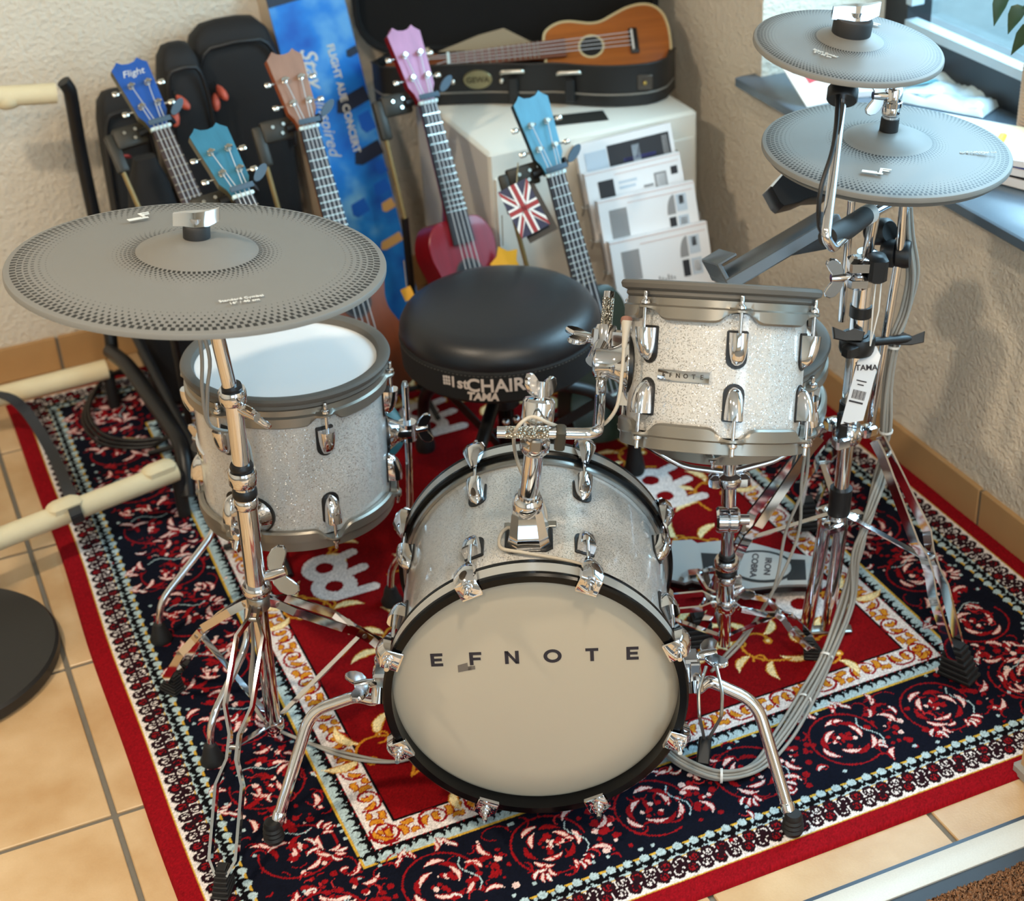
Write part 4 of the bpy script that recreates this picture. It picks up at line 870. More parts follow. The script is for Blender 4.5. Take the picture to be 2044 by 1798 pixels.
tl = MB(frame(sq(.285), RT, UP)); tl.lathe([(.0001, -.020), (.018, -.020), (.0215, -.016), (.0215, -.002), (.0195, 0), (.0215, .002), (.0215, .014), (.018, .018), (.0001, .018)], n=26); tl.tube([(0, 0, .01), (0, 0, .034)], .009, 14); tl.build('tilter', CHROME, sst)
bk_ = MB(frame(sq(.365), (0, 0, 1), RT)); bk_.lathe([(.0001, -.05), (.012, -.05), (.012, -.012), (.020, -.010), (.022, .0), (.020, .006), (.011, .010), (.011, .035), (.0001, .035)], n=24); bk_.box((-.022, 0, -.004), (.022, .024, .024), bev=.005); bk_.box((.022, 0, -.004), (.022, .024, .024), bev=.005); bk_.build('basket_hub', CHROME, sst)
for i in range(3):
    a = R(70+120*i); rim_ = SC+V((.160*math.cos(a), .160*math.sin(a), -.052)); MB().tube(fillet([sq(.375), sq(.375)*.45+rim_*.55+V((0, 0, -.018)), rim_, rim_+V((.006*math.cos(a), .006*math.sin(a), .012))], .02, 4), .0052, 12).build('basket_arm', CHROME, sst)
for (fx, fy) in ((.80, .565), (1.115, .385), (1.03, .66)): strap_leg(sst, sq(.118), V((fx, fy, RZ)), None, w=.010, fs=.85, brace=sq(.045))

# ---- throne
TH = V((.86, 1.094, 0)); thr = thing('drum_throne', 'round black drum throne with white lettering on its skirt', 'stool', (TH.x, TH.y, RZ))
VINYL = mat('black_vinyl', (30, 31, 34), .38, bump=.08, bscale=380); FAB = mat('black_fabric', (14, 14, 15), .8, bump=.15, bscale=700)
TS = M.Translation((TH.x, TH.y, .442))
MB(TS).lathe([(.0001, .006), (.06, .005), (.11, .001), (.145, -.004), (.165, -.010), (.178, -.020), (.187, -.036), (.189, -.050), (.186, -.056), (.0001, -.056)], n=72).build('seat', VINYL, thr)
MB(TS).lathe([(.0001, -.054), (.187, -.054), (.190, -.058), (.188, -.112), (.178, -.122), (.0001, -.122)], n=72).build('skirt', FAB, thr)
st = MB(TS); 
for i in range(150):
    a = i*2*math.pi/150; st.box((0, 0, 0), (.0006, .0040, .0009), M.Rotation(a, 4, 'Z') @ M.Translation((.1905, 0, -.0605)))
tag(st.build('stitching', mat('grey_thread', (96, 92, 86), .8), thr, smooth=False), None, kind='stuff')
def wrap_text(name, body, size, a0, z, parent, m, **kw):
    me = text_mesh(body, size, .0006, **kw)
    for v in me.vertices:
        a = a0+v.co.x/.190; r_ = .1908+v.co.z-(0.003 if z+v.co.y < -.112 else 0); q = TS @ V((r_*math.cos(a), r_*math.sin(a), z+v.co.y)); v.co = WM[parent.name].inverted() @ q
    return link(name, me, m, parent, smooth=False)
va = math.atan2(CAM.y-TH.y, CAM.x-TH.x)
LETT = mat('cream_letters', (206, 192, 182), .6)
wrap_text('lettering', '1st', .030, va-R(25), -.078, thr, LETT, bold=.0006); wrap_text('lettering', 'CHAIR', .036, va-R(4.5), -.080, thr, LETT, bold=.0008); wrap_text('lettering', 'TAMA', .021, va-R(12), -.102, thr, LETT, bold=.001, shear=.15)
fl_ = MB();
for i in range(3):
    for j in range(3): 
        a = va-R(34.5)+i*R(1.6); a2 = a+R(1.3); z_ = -.086+j*.0065+.001*math.sin(i)
        q = [TS @ V((.1910*math.cos(t), .1910*math.sin(t), zz)) for t, zz in ((a, z_), (a2, z_), (a2, z_+.0055), (a, z_+.0055))]; fl_.add(q, [(0, 1, 2, 3)])
fl_.build('flag_print', LETT, thr, smooth=False)
MB().tube([(TH.x, TH.y, .07), (TH.x, TH.y, .33)], .016, 20).build('post', GLK, thr); collar(V((TH.x, TH.y, .24)), (0, 0, 1), .028, .05, 'post_clamp', thr, PLK)
cb_ = MB(); 
for q in (-.012, .010): cb_.ball((TH.x+q, TH.y-.030, .195), .008, 12)
cb_.build('clamp_bolts', CHROME, thr)
lft = atz(850, 897, RZ); c0 = V((TH.x, TH.y, 0)); rv = V((lft.x, lft.y, 0))-c0
for i in range(3):
    d_ = M.Rotation(R(120*i), 3, 'Z') @ rv; f0 = c0+d_
    lg = MB().tube(fillet([c0+d_*.08+V((0, 0, .275)), c0+d_*.70+V((0, 0, .21)), c0+d_*.97+V((0, 0, .14)), f0+V((0, 0, RZ+.05))], .03, 4), .0125, 16).build('leg', PLK, thr)
    MB(M.Translation((f0.x, f0.y, RZ))).lathe([(.0001, 0), (.019, 0), (.0215, .01), (.018, .03), (.014, .05), (.014, .062), (.0001, .062)], n=18).build('rubber_foot', RUBK, lg)
    MB().bar(c0+V((0, 0, .10)), c0+d_*.75+V((0, 0, .19)), .020, .004, (0, 0, 1)).build('strut', PLK, lg, smooth=False)

# ---- cables
def cable(th, pts, r=.0030, name='cable', m=CABLE, k=6, n=10): return MB().tube(cr(pts, k), r, n).build(name, m, th)
def tie(th, p, d, r): return MB(frame(p, d)).lathe([(r, -.002), (r+.0012, -.002), (r+.0012, .002), (r, .002)], n=18, closed=True).build('cable_tie', WHITEP, th)
tr_pts = [nr(1808, 415, hp(.8), .05), nr(1812, 470, hp(.76), .055), nr(1822, 545, hp(.7), .06), nr(1806, 620, hp(.64), .06), nr(1782, 690, hp(.58), .05), nr(1772, 770, hp(.5), .05), nr(1768, 860, hp(.42), .05), nr(1762, 930, hp(.34), .04), nr(1740, 1010, hp(.27), .0), nr(1712, 1100, hp(.18), -.03)]
tr_pts += [atz(1690, 1200, .10), atz(1650, 1310, .05), atz(1606, 1395, .025), atz(1560, 1470, RZ+.012), atz(1510, 1530, RZ+.010), atz(1440, 1548, RZ+.010), atz(1370, 1525, RZ+.012), atz(1325, 1490, RZ+.016), atz(1290, 1440, RZ+.02)]
bun = thing('cable_bundle', 'bundle of grey cables running down the hi-hat stand and across the rug', 'cable', atz(1690, 1200, RZ))
for i in range(8):
    a = i*2*math.pi/8; P = []
    for j, p in enumerate(tr_pts):
        sp_r = .0078 if i % 2 else .0035
        if 10 <= j <= 13: sp_r *= 1.5+.8*((i*7) % 5)/5
        if j == 5 or j == 11: sp_r *= .75
        dd = (tr_pts[min(j+1, len(tr_pts)-1)]-tr_pts[max(0, j-1)]).normalized(); u_ = dd.cross(V((.3, .2, 1))).normalized(); v_ = dd.cross(u_)
        q = p+(u_*math.cos(a+.15*j)+v_*math.sin(a+.15*j))*sp_r
        q.z = max(q.z, RZ+.0032); P.append(q)
    cable(bun, P, .0029)
for j in (4, 6, 11, 12, 15): tie(bun, tr_pts[j], tr_pts[min(j+1, 18)]-tr_pts[j-1], .0105)
cth = thing('tom_cable', 'thin beige cable looping from the tom plug over the tom holder', 'cable', TB.translation)
CBE = mat('beige_cable', (186, 176, 160), .5)
pc_ = [atd(1246, 690, 2.24), atd(1242, 740, 2.24), atd(1232, 810, 2.24), atd(1200, 850, 2.26), atd(1150, 862, 2.28), atd(1100, 846, pix(bc)[2]-.04), atd(1060, 832, pix(bc)[2]-.05), atd(1028, 862, pix(bc)[2]-.035), atd(1030, 910, 2.33), atd(1050, 960, 2.33), atd(1078, 990, 2.33), BT @ V((.022, RB+.012, -.125)), BT @ V((-.030, RB+.012, -.120)), BT @ V((-.040, RB+.004, -.085)), BT @ V((-.005, RB+.008, -.062)), BT @ V((.060, RB-.005, -.055)), BT @ V((.100, RB-.024, -.050))]
cable(cth, pc_, .0026, m=CBE)
MB().tube([atd(1246, 694, 2.24), atd(1249, 665, 2.24), atd(1251, 640, 2.24)], [.0035, .0050, .0078], 14).build('plug', CBE, cth)
MB().tube([atd(1250, 645, 2.24), atd(1251, 636, 2.243)], [.0080, .0080], 14).build('plug_ring', mat('red_ring', (136, 96, 82), .5), cth)
sc_ = thing('stand_cables', 'two grey cables strapped along the left cymbal stand', 'cable', cp(.5))
for k in (0, 1): cable(sc_, [cp(.875)+V((-.02-.012*k, -.02, 0)), nr(402+14*k, 700, cp(.72), -.02), nr(404+10*k, 780, cp(.66), .0), nr(420, 850, cp(.6), .03), nr(485, 870, cp(.57), .05), nr(503, 930, cp(.53), .03), nr(500, 990, cp(.48), .02), nr(486, 1040, cp(.43), .02), nr(492, 1150, cp(.33), .03), nr(505, 1280, cp(.2), .03), atz(500+6*k, 1380, .10), atz(530, 1440, .05), atz(610, 1480, RZ+.012), atz(700, 1505+8*k, RZ+.006), atz(790, 1520, RZ+.005), atz(850, 1500, RZ+.006)], .0028)
c2 = thing('snare_cables', 'pair of grey cables hanging from the snare to the floor', 'cable', atz(1470, 1270, RZ))
for k in (0, 1): cable(c2, [SC+V((.10, -.10, -.06)), nr(1600+8*k, 960, sq(.36), .04), nr(1595-26*k, 1060, sq(.27), .04), nr(1560-8*k, 1150, sq(.2), .03), nr(1530, 1200+6*k, sq(.15), .03), atz(1490-8*k, 1270, .04), atz(1455-10*k, 1310, RZ+.01), atz(1420, 1340, RZ+.004)], .0027)
# short chrome-legged connector by the bass drum
cn = thing('beater_plug', 'black connector with two looping wires hanging beside the right bass spur', 'cable', atz(1404, 1520, RZ))
a_, b_ = V((0, 0, 0)), None
for sg in (-1, 1): MB().tube(fillet([nr(1420+10*sg, 1330, V(BC), .06), nr(1418+24*sg, 1380, V(BC), .04), nr(1418+22*sg, 1430, V(BC), .03), atz(1410+4*sg, 1475, .035)], .01, 3), .0026, 8).build('wire', STEEL, cn)
p0, p1 = atz(1408, 1472, .040), atz(1402, 1528, RZ+.008); MB().bar(p0, p1, .020, .016, RT, .002).build('connector', PLK, cn)

# ---- price tag on the hi-hat stand
tg = thing('price_tag', 'white paper tag with dark print hanging on the hi-hat stand', 'tag', nr(1716, 765, hp(.5), -.06))
PAPER = mat('white_paper', (226, 226, 228), .7)
tp, bt = nr(1737, 690, hp(.5), -.06), nr(1703, 850, hp(.42), -.06); TGT = frame((tp+bt)/2, (-FW-RT*.35+UP*.1), RT); ly = (tp-bt).normalized(); xx_ = TGT.to_3x3() @ V((0, 0, 1)); TGT = frame((tp+bt)/2, xx_, ly.cross(xx_)); hh = (tp-bt).length/2
pg = MB(TGT).prism([(-.016, -hh), (.016, -hh+.014), (.016, hh-.012), (.006, hh), (-.004, hh), (-.016, hh-.022)], -.0003, .0003).build('card', PAPER, tg, smooth=False)
text('print', 'TAMA', .0125, TGT @ M.Translation((0, hh-.036, .0005)) @ M.Rotation(R(14), 4, 'Z'), PRINTK, pg, bold=.0003)
for i, (y, w_, h_) in enumerate(((-.006, .016, .002), (-.012, .010, .002), (-.040, .022, .003), (-.075, .020, .002), (-.080, .024, .0015))): MB(TGT).box((-.002, hh-.052+y, .0005), (w_, h_, .0004)).build('print_line', PRINTK, pg, smooth=False)
for i in range(11): MB(TGT).box((-.010+.0019*i, hh-.080, .0005), (.0009 if i % 3 else .0014, .014, .0004)).build('barcode_bar', PRINTK, pg, smooth=False)
MB().tube([tp, nr(1742, 620, hp(.6), -.05), nr(1750, 545, hp(.68), -.03)], .0011, 8).build('string', WHITEP, tg); MB().tube([tp, nr(1754, 620, hp(.6), -.05), nr(1762, 530, hp(.68), -.03)], .0011, 8).build('string', WHITEP, tg)
# black cable on the small cymbal's arm
bc2 = thing('splash_cable', 'black cable hanging beside the arm of the top cymbal', 'cable', nr(1640, 430, hp(.75), -.05))
cable(bc2, [PC-PN*.012+V((-.01, .01, 0)), nr(1672, 200, PC, -.03), atd(1664, 290, 2.14), atd(1640, 370, 2.13), atd(1634, 420, 2.14), atd(1636, 455, 2.16), atd(1650, 470, 2.19)], .0032, m=PLK)
# ================================================================== ukuleles, stands, bags, cabinet
ROSE = mat('rosewood', (62, 46, 44), .5, noise=.2, nscale=60); EBON = mat('black_fretboard', (38, 36, 40), .5); NICK = mat('nickel', (214, 210, 200), .22, 1.0)
BONE = mat('bone_nut', (210, 232, 232), .4); STRG = mat('clear_string', (190, 195, 200), .3); YOKE = mat('blue_grey_foam', (72, 92, 108), .8)
def woody(name, col, rough=.4, noise=.18, sc=18):
    if name in MATS: return MATS[name]
    m = mat(name, col, rough); g = NG(m); tc = g.n('ShaderNodeTexCoord'); mp = g.n('ShaderNodeMapping'); mp.inputs['Scale'].default_value = (sc*6, sc*.35, sc*6); n = g.n('ShaderNodeTexNoise'); n.inputs['Scale'].default_value = 1; n.inputs['Detail'].default_value = 6
    g.l(tc.outputs['Object'], mp.inputs[0]); g.l(mp.outputs[0], n.inputs['Vector']); c = srgb(*col)
    g.l(g.mix(n.outputs[0], tuple(v*(1-noise*1.6) for v in c[:3])+(1,), tuple(min(1, v*(1+noise*1.4)) for v in c[:3])+(1,)), g.b.inputs['Base Color']); return m
BODY = [(0, .030), (-.004, .048), (-.018, .062), (-.04, .0715), (-.065, .072), (-.09, .066), (-.115, .0605), (-.14, .063), (-.17, .077), (-.20, .090), (-.23, .096), (-.255, .093), (-.275, .080), (-.288, .058), (-.294, .030), (-.2955, .0)]
def ukulele(label, T, sc, head, back, face, fb, logo=None, binding=None, group=None):
    """local: origin at the nut, y to the head, z out of the face"""
    th = thing('ukulele', label, 'ukulele', T @ M.Diagonal((sc, sc, sc, 1)), group)
    yb = -.225; pts = cr([V((x, yb+y, 0)) for y, x in BODY], 3); out = [(p.x, p.y) for p in pts]; poly = out+[(-x, y) for x, y in reversed(out[:-1])]
    MB().prism(poly, -.072, -.010, bev=.0).build('body', back, th, True, ang=25)
    top = MB().prism(poly, -.010, -.006, bev=.0015).build('soundboard', face, th, True)
    if binding:
        n = len(poly); mb = MB(); 
        for i in range(n):
            a, b = V((*poly[i], -.006)), V((*poly[(i+1) % n], -.006)); mb.tube([a, b], .0032, 6, False)
        mb.build('binding', binding, th, True)
    MB().lathe([(.0001, -.0058), (.026, -.0058), (.026, -.0062), (.0001, -.0062)], M.Translation((0, -.335, 0)), n=28).build('sound_hole', PLK, top, True)
    MB().lathe([(.026, -.006), (.026, -.0052), (.031, -.0052), (.031, -.006)], M.Translation((0, -.335, 0)), n=28, closed=True).build('rosette', binding or ROSE, top, True)
    br = MB().box((0, -.435, -.002), (.066, .020, .008), bev=.002).build('bridge', ROSE if not binding else PLK, th, True); MB().box((0, -.432, .004), (.052, .004, .006)).build('saddle', BONE if not binding else WHITEP, br, True)
    nv = []
    for y, hw, dp in ((.004, .0175, .016), (-.08, .0190, .018), (-.19, .0215, .021), (-.225, .024, .045)):
        nv += [(hw*math.cos(math.pi*i/8), y, -dp*math.sin(math.pi*i/8)-.001) for i in range(9)]
    MB().add(nv, [(i*9+j, i*9+9+j, i*9+10+j, i*9+j+1) for i in range(3) for j in range(8)]+[tuple(range(9)), tuple(range(35, 26, -1))]+[(i*9+9, i*9, i*9+8, i*9+17) for i in range(3)]).build('neck', back, th, True)
    fbo = MB().prism([(-.0178, 0), (.0178, 0), (.0235, -.275), (-.0235, -.275)][::-1], -.001, .0045).build('fretboard', fb, th, True, smooth=False)
    for i in range(1, 15):
        y = -.38*(1-2**(-i/12)); wd = .0178+(.0235-.0178)*(-y/.275)
        if y < -.272: break
        MB().box((0, y, .0050), (wd*2, .0024, .0016)).build('fret', NICK, fbo, True, smooth=False)
    MB().box((0, .0015, .0045), (.040, .007, .010), bev=.0015).build('nut', BONE, th, True)
    hd = [(-.017, .003), (.017, .003), (.021, .022), (.0285, .036), (.031, .075), (.035, .125), (.036, .142), (.026, .150), (.021, .156), (.012, .149), (0, .147), (-.012, .149), (-.021, .156), (-.026, .150), (-.036, .142), (-.035, .125), (-.031, .075), (-.0285, .036), (-.021, .022)]
    Th = M.Rotation(R(-9), 4, 'X'); hs = MB(Th).prism(hd, -.014, -.001, bev=.0).build('headstock', back, th, True, ang=20)
    MB(Th).prism([(x*.985, y) for x, y in hd], -.001, .0012).build('head_face', head, hs, True, smooth=False)
    for sx in (-1, 1):
        for y in (.052, .098):
            tp = MB(Th); tp.lathe([(.0001, .012), (.0042, .012), (.0046, .010), (.0030, .006), (.0042, .003), (.006, .0025), (.006, 0), (.0001, 0)], M.Translation((sx*.0165, y, .001)), n=12); tp.tube([(sx*.0165-.007, y, .010), (sx*.0165+.007, y, .010)], .0026, 8); tp.tube([(sx*.030, y, -.007), (sx*.040, y, -.007)], .0022, 8); tp.box((sx*.046, y, -.007), (.013, .010, .006), bev=.002)
            tp.build('tuning_peg', NICK, th, True)
    for i, x in enumerate((-.0125, -.0042, .0042, .0125)):
        sx = -1 if i < 2 else 1; y = .052 if i in (0, 3) else .098
        y = .052 if abs(x) > .01 else .098
        MB().tube([Th @ V((sx*.0165, y, .008)), V((x*.95, .002, .0105)), V((x*1.35, -.432, .010))], .0010, 6).build('string', STRG, th, True)
    if logo: text('logo', logo, .020, WM[th.name] @ Th @ M.Translation((0, .126, .0018)), PRINTW, hs, shear=.3)
    return th
def uke_frame(nut, bottom, roll=0.0, out=None):
    y = (nut-bottom).normalized(); z = out if out is not None else -FW
    z = z+RT*roll; z = (z-y*z.dot(y)).normalized(); x = y.cross(z)
    return M(((x.x, y.x, z.x, nut.x), (x.y, y.y, z.y, nut.y), (x.z, y.z, z.z, nut.z), (0, 0, 0, 1)))
OLIV = mat('olive_black_metal', (46, 43, 36), .5, .2); BRASSY = mat('tan_rod', (132, 112, 70), .45, .3)
def uke_stand(label, T, s, ddx=-.055):
    """neck bracket with foam yoke on a thin post"""
    o = T @ V((-.03*s, .02*s, -.02)); th = thing('ukulele_stand', label, 'instrument stand', (o.x, o.y, RZ), 'ukulele stands along the back')
    K = T @ M.Diagonal((s, s, s, 1))
    b = MB(K); b.box((-.052, .012, -.028), (.060, .040, .018), bev=.003); b.box((-.088, -.012, -.030), (.022, .075, .014), bev=.003); b.build('bracket', OLIV, th)
    for x, y in ((-.040, .020), (-.046, .004), (-.062, .018)): MB(K).lathe([(.0001, .003), (.0035, .003), (.0035, 0), (.0001, 0)], M.Translation((x, y, -.019)), n=10).build('screw', NICK, th)
    MB(K).tube([(-.036, .010, -.022), (-.014, .012, -.022), (.022, .014, -.022), (.034, .016, -.012)], .009, 12).build('yoke', PLK, th)
    st = MB(K); st.box((0, .012, .016), (.044, .010, .003), bev=.001); st.prism([(.022+.010*math.cos(R(a)), .014+.0) if False else (.026+.018*(1+math.cos(R(a)))*.9, .018+.010*math.sin(R(a))+.010*(1+math.cos(R(a)))) for a in range(0, 360, 30)], .012, .016); st.build('strap', YOKE, th)
    p = K @ V((-.090, -.04, -.030)); q = K @ V((-.080, -.20, -.06)); MB().tube([p, q], .005, 10).build('post', BRASSY, th); fl = V((q.x, q.y, RZ)); MB().tube([q, fl+V((0, 0, .03))], .008, 12).build('lower_post', PLK, th)
    for i in range(3): a = R(30+120*i); MB().tube([fl+V((0, 0, .035)), fl+V((.10*math.cos(a), .10*math.sin(a), .006))], .006, 10).build('leg', PLK, th)
    return th
UK = [('blue ukulele with a white logo on its headstock, furthest left', (321, 258), 3.22, (392, 420), 3.21, 1.05, (36, 84, 160), (92, 86, 60), (30, 66, 120), 'rosewood', .50, 'Flight'),
      ('teal ukulele in front of the bags, cut off by the large cymbal', (485, 393), 2.92, (548, 530), 2.90, 1.03, (56, 118, 142), (84, 78, 58), (20, 80, 84), 'black_fretboard', .5, None),
      ('brown wooden ukulele leaning before the blue box', (616, 256), 3.22, (668, 440), 3.24, 1.04, (150, 112, 92), (150, 74, 38), (120, 62, 36), 'black_fretboard', .5, None),
      ('red ukulele with a pink headstock behind the throne', (853, 206), 3.36, (935, 520), 3.40, 1.06, (176, 120, 156), (118, 8, 22), (132, 22, 42), 'black_fretboard', .55, None),
      ('light blue ukulele in front of the white cabinet', (1108, 348), 3.22, (1165, 560), 3.27, 1.05, (78, 142, 168), (26, 34, 24), (30, 40, 26), 'black_fretboard', .35, None)]
UT = []
for lb, n_, dn, b_, db, s_, hc, bc_, fc, fbn, rl, lg in UK:
    T = uke_frame(atd(*n_, dn), atd(*b_, db), rl); UT.append((T, s_)); k = len(UT)
    ukulele(lb, T, s_, woody('head_veneer_%d' % k, hc), woody('uke_back_%d' % k, bc_, .35), woody('uke_top_%d' % k, fc, .35), MATS[fbn], lg, group='ukuleles displayed along the back wall')
for (T, s_), lb in zip(UT, ('black neck stand holding the blue ukulele', 'black neck stand holding the teal ukulele', 'black neck stand holding the brown ukulele', 'black neck stand holding the red ukulele', 'black neck stand holding the light blue ukulele')): uke_stand(lb, T, s_)

# ---- carton with a painted sky
q0, q1 = aty(612, 5, 2.045), aty(748, 535, 1.93); ax = (q0-q1).normalized(); zc = (-FW+RT*.30+UP*.3); zc = (zc-ax*zc.dot(ax)).normalized(); xc = ax.cross(zc)
Lx = (q0-q1).length; Wb = .178
BXT = M(((xc.x, ax.x, zc.x, q1.x), (xc.y, ax.y, zc.y, q1.y), (xc.z, ax.z, zc.z, q1.z), (0, 0, 0, 1)))
low = -(q1.z-RZ-.004)/ax.z
bx = thing('ukulele_carton', 'tall leaning carton printed with a blue painted sky', 'box', (V((q1.x, q1.y, 0))+ax*0))
SKY = mat('painted_sky_print', (40, 130, 215), .45); g = NG(SKY); tc = g.n('ShaderNodeTexCoord'); mp = g.n('ShaderNodeMapping'); mp.inputs['Scale'].default_value = (9, 6, 9); mp.inputs['Rotation'].default_value = (.3, .4, .9); n = g.n('ShaderNodeTexNoise'); n.inputs['Scale'].default_value = 1.0; n.inputs['Detail'].default_value = 3
g.l(tc.outputs['Object'], mp.inputs[0]); g.l(mp.outputs[0], n.inputs['Vector']); rp = g.n('ShaderNodeValToRGB'); cr_ = rp.color_ramp; cr_.elements[0].position = .30; cr_.elements[0].color = srgb(10, 86, 190); cr_.elements[1].position = .70; cr_.elements[1].color = srgb(120, 190, 240); e_ = cr_.elements.new(.5); e_.color = srgb(24, 130, 224); g.l(n.outputs[0], rp.inputs[0]); g.l(rp.outputs[0], g.b.inputs['Base Color'])
MB(BXT).box((0, (Lx+.06+low)/2, -.0355), (Wb, Lx+.06-low, .065)).build('carton', mat('cream_carton', (206, 188, 164), .7), bx, smooth=False)
fc_ = MB(BXT).box((.0, (Lx+.01+low)/2, -.0015), (Wb, Lx+.01-low, .003)).build('printed_face', SKY, bx, smooth=False)
MB(BXT).box((0, Lx+.035, -.001), (Wb, .05, .003)).build('dark_band', mat('navy_band', (34, 44, 64), .5), bx, smooth=False)
def patch(x, y, w_, h_, a, col, nm):
    MB(BXT @ M.Translation((x, y, .0004)) @ M.Rotation(a, 4, 'Z')).prism([(-w_/2, -h_*.2), (-w_*.3, -h_/2), (w_/2, -h_/2), (w_/2, h_/2), (-w_*.35, h_/2)], 0, .0006).build('painted_patch', mat(nm, col, .5), fc_, smooth=False)
for x, y, w_, h_, c, nm in ((.045, Lx-.235, .085, .035, (22, 32, 56), 'ink_blue'), (.075, Lx-.13, .03, .018, (28, 44, 70), 'ink_blue'), (.052, Lx-.36, .075, .034, (22, 28, 50), 'ink_blue'), (.068, Lx-.29, .035, .045, (8, 96, 206), 'strong_blue'), (.076, Lx-.40, .025, .03, (8, 70, 190), 'strong_blue'), (.065, Lx-.445, .04, .030, (8, 110, 214), 'strong_blue'), (.0, Lx-.475, .042, .034, (8, 120, 214), 'strong_blue'), (.070, Lx-.49, .034, .024, (206, 166, 106), 'sand'), (.055, Lx-.575, .06, .022, (206, 140, 60), 'sand')): patch(x, y, w_, h_, R(12), c, nm)
text('print', 'FLIGHT AUE CONCERT', .024, BXT @ M.Translation((.028, Lx-.225, .0012)) @ M.Rotation(R(-90), 4, 'Z'), PRINTW, fc_, bold=.0006)
text('print', 'Stay', .052, BXT @ M.Translation((-.028, Lx-.135, .0012)) @ M.Rotation(R(-90), 4, 'Z'), PRINTW, fc_, shear=.4, bold=.0006)
text('print', 'inspired', .040, BXT @ M.Translation((-.026, Lx-.275, .0012)) @ M.Rotation(R(-90), 4, 'Z'), PRINTW, fc_, shear=.4)

# ---- gig bags
BAG = mat('black_nylon', (15, 15, 17), .72, bump=.2, bscale=40); BAG2 = mat('charcoal_nylon', (26, 25, 25), .75, bump=.2, bscale=40)
def gig_bag(label, pl, pr, Y, drop, dep, m, pulls=()):
    a, b = aty(*pl, Y), aty(*pr, Y); w_ = (b-a).length; top = max(a.z, b.z); c = (a+b)/2
    T = frame((c.x, c.y, 0), (0, 0, 1), V((b.x-a.x, b.y-a.y, 0))) @ M.Rotation(R(0), 4, 'X')
    th = thing('gig_bag', label, 'bag', T, 'black gig bags against the back wall'); vv = []; N = 20; H = [(0.02, .80, .8), (.05, .95, .95), (.25, 1, 1), (.55, .98, 1.0), (.78, .94, .95), (.90, .88, .85), (.96, .76, .66), (.99, .55, .40), (1.0, .25, .15)]
    for h, kx, ky in H:
        for i in range(N):
            t = 2*math.pi*i/N; cx, sy = math.cos(t), math.sin(t); vv.append((w_/2*kx*math.copysign(abs(cx)**.35, cx), dep/2*ky*math.copysign(abs(sy)**.35, sy), top*h))
    MB().add(vv, [(i*N+j, i*N+(j+1) % N, (i+1)*N+(j+1) % N, (i+1)*N+j) for i in range(len(H)-1) for j in range(N)]+[tuple(range(N-1, -1, -1)), tuple((len(H)-1)*N+j for j in range(N))]).build('bag_body', m, th, True, ang=60)
    z = [V((w_/2*.93*math.copysign(abs(math.cos(t))**.35, math.cos(t)), dep/2*1.02*math.copysign(1, -1)*1.0, top*.62+top*.33*math.sin(t))) for t in [math.pi*i/18 for i in range(19)]]
    MB().tube(z, .0045, 8).build('zipper', PLK, th, True)
    for px, py, a_ in pulls:
        o = aty(px, py, Y-dep/2-.018); d_ = (RT*math.sin(a_)-UP*math.cos(a_)); mb = MB(); mb.tube([o-d_*.020, o-d_*.012, o, o+d_*.012, o+d_*.018], [.003, .0075, .0095, .0080, .003], 12); mb.build('zipper_pull', mat('coral_pull', (206, 92, 70), .45), th); MB().tube([o-d_*.030, o-d_*.018], .0028, 8).build('pull_cord', PLK, th)
gig_bag('charcoal gig bag lowest at the left, behind the blue ukulele', (178, 186), (285, 180), 1.99, 0, .11, BAG2)
gig_bag('narrow black gig bag with two coral zipper pulls beside the blue headstock', (300, 92), (396, 92), 1.95, 0, .12, BAG, ((366, 205, .75), (350, 236, .05)))
gig_bag('wide black gig bag with coral pulls, tallest of the bags', (352, 52), (550, 41), 2.02, 0, .11, BAG, ((444, 186, .6), (431, 205, .1)))
MB().box((0, 0, 0), (.03, .004, .02), frame(aty(246, 312, 1.90), -FW, RT)).build('red_label', mat('red_label', (150, 40, 44), .6), bpy.data.objects['gig_bag'], smooth=False)

# ---- cabinet, open case with its ukulele
CABW = mat('white_laminate', (222, 218, 206), .45)
cab = thing('cabinet', 'low white cabinet standing in the room corner', 'cabinet', (1.263, 1.73, 0))
MB().box((1.263, 1.73, .275), (.486, .44, .55), bev=.006).build('carcass', CABW, cab)
MB().box((1.263, 1.508, .26), (.466, .006, .47), bev=.002).build('front_panel', CABW, cab)
ca = V((math.cos(_y), -math.sin(_y), 0)); cbk = V((math.sin(_y), math.cos(_y), 0)); c_l, c_r = atz(742, 226, .553), atz(1352, 200, .553)
ax = (c_r-c_l); Lc = ax.length; ax.normalize(); CT = frame(c_l, (0, 0, 1), ax)      # x along, y to the back
case = thing('ukulele_case', 'open black ukulele case with silver handles on the cabinet', 'instrument case', CT)
def co(t): return .050+.030/(1+math.exp(-(t-.48)*22))+.028*math.exp(-((t-.82)/.16)**2)-.012*math.exp(-((t-.60)/.07)**2)   # half width
def outline(g=0.0, n=30):
    P = [];
    for i in range(n+1):
        t = i/n; e = min(1, math.sqrt(max(0, 1-(max(0, .07-t)/.07)**2)))*min(1, math.sqrt(max(0, 1-(max(0, t-.90)/.10)**2))); P.append((t*Lc, max(.004, (co(t)+g)*e)))
    return P
cen = .085
ou = [(x, cen-h) for x, h in outline()]+[(x, cen+h) for x, h in reversed(outline()[1:-1])]; inn = [(x, cen-h) for x, h in [(min(max(x, .012), Lc-.012), h-.012) for x, h in outline()]]+[(x, cen+h) for x, h in reversed([(min(max(x, .012), Lc-.012), max(.001, h-.012)) for x, h in outline()[1:-1]])]
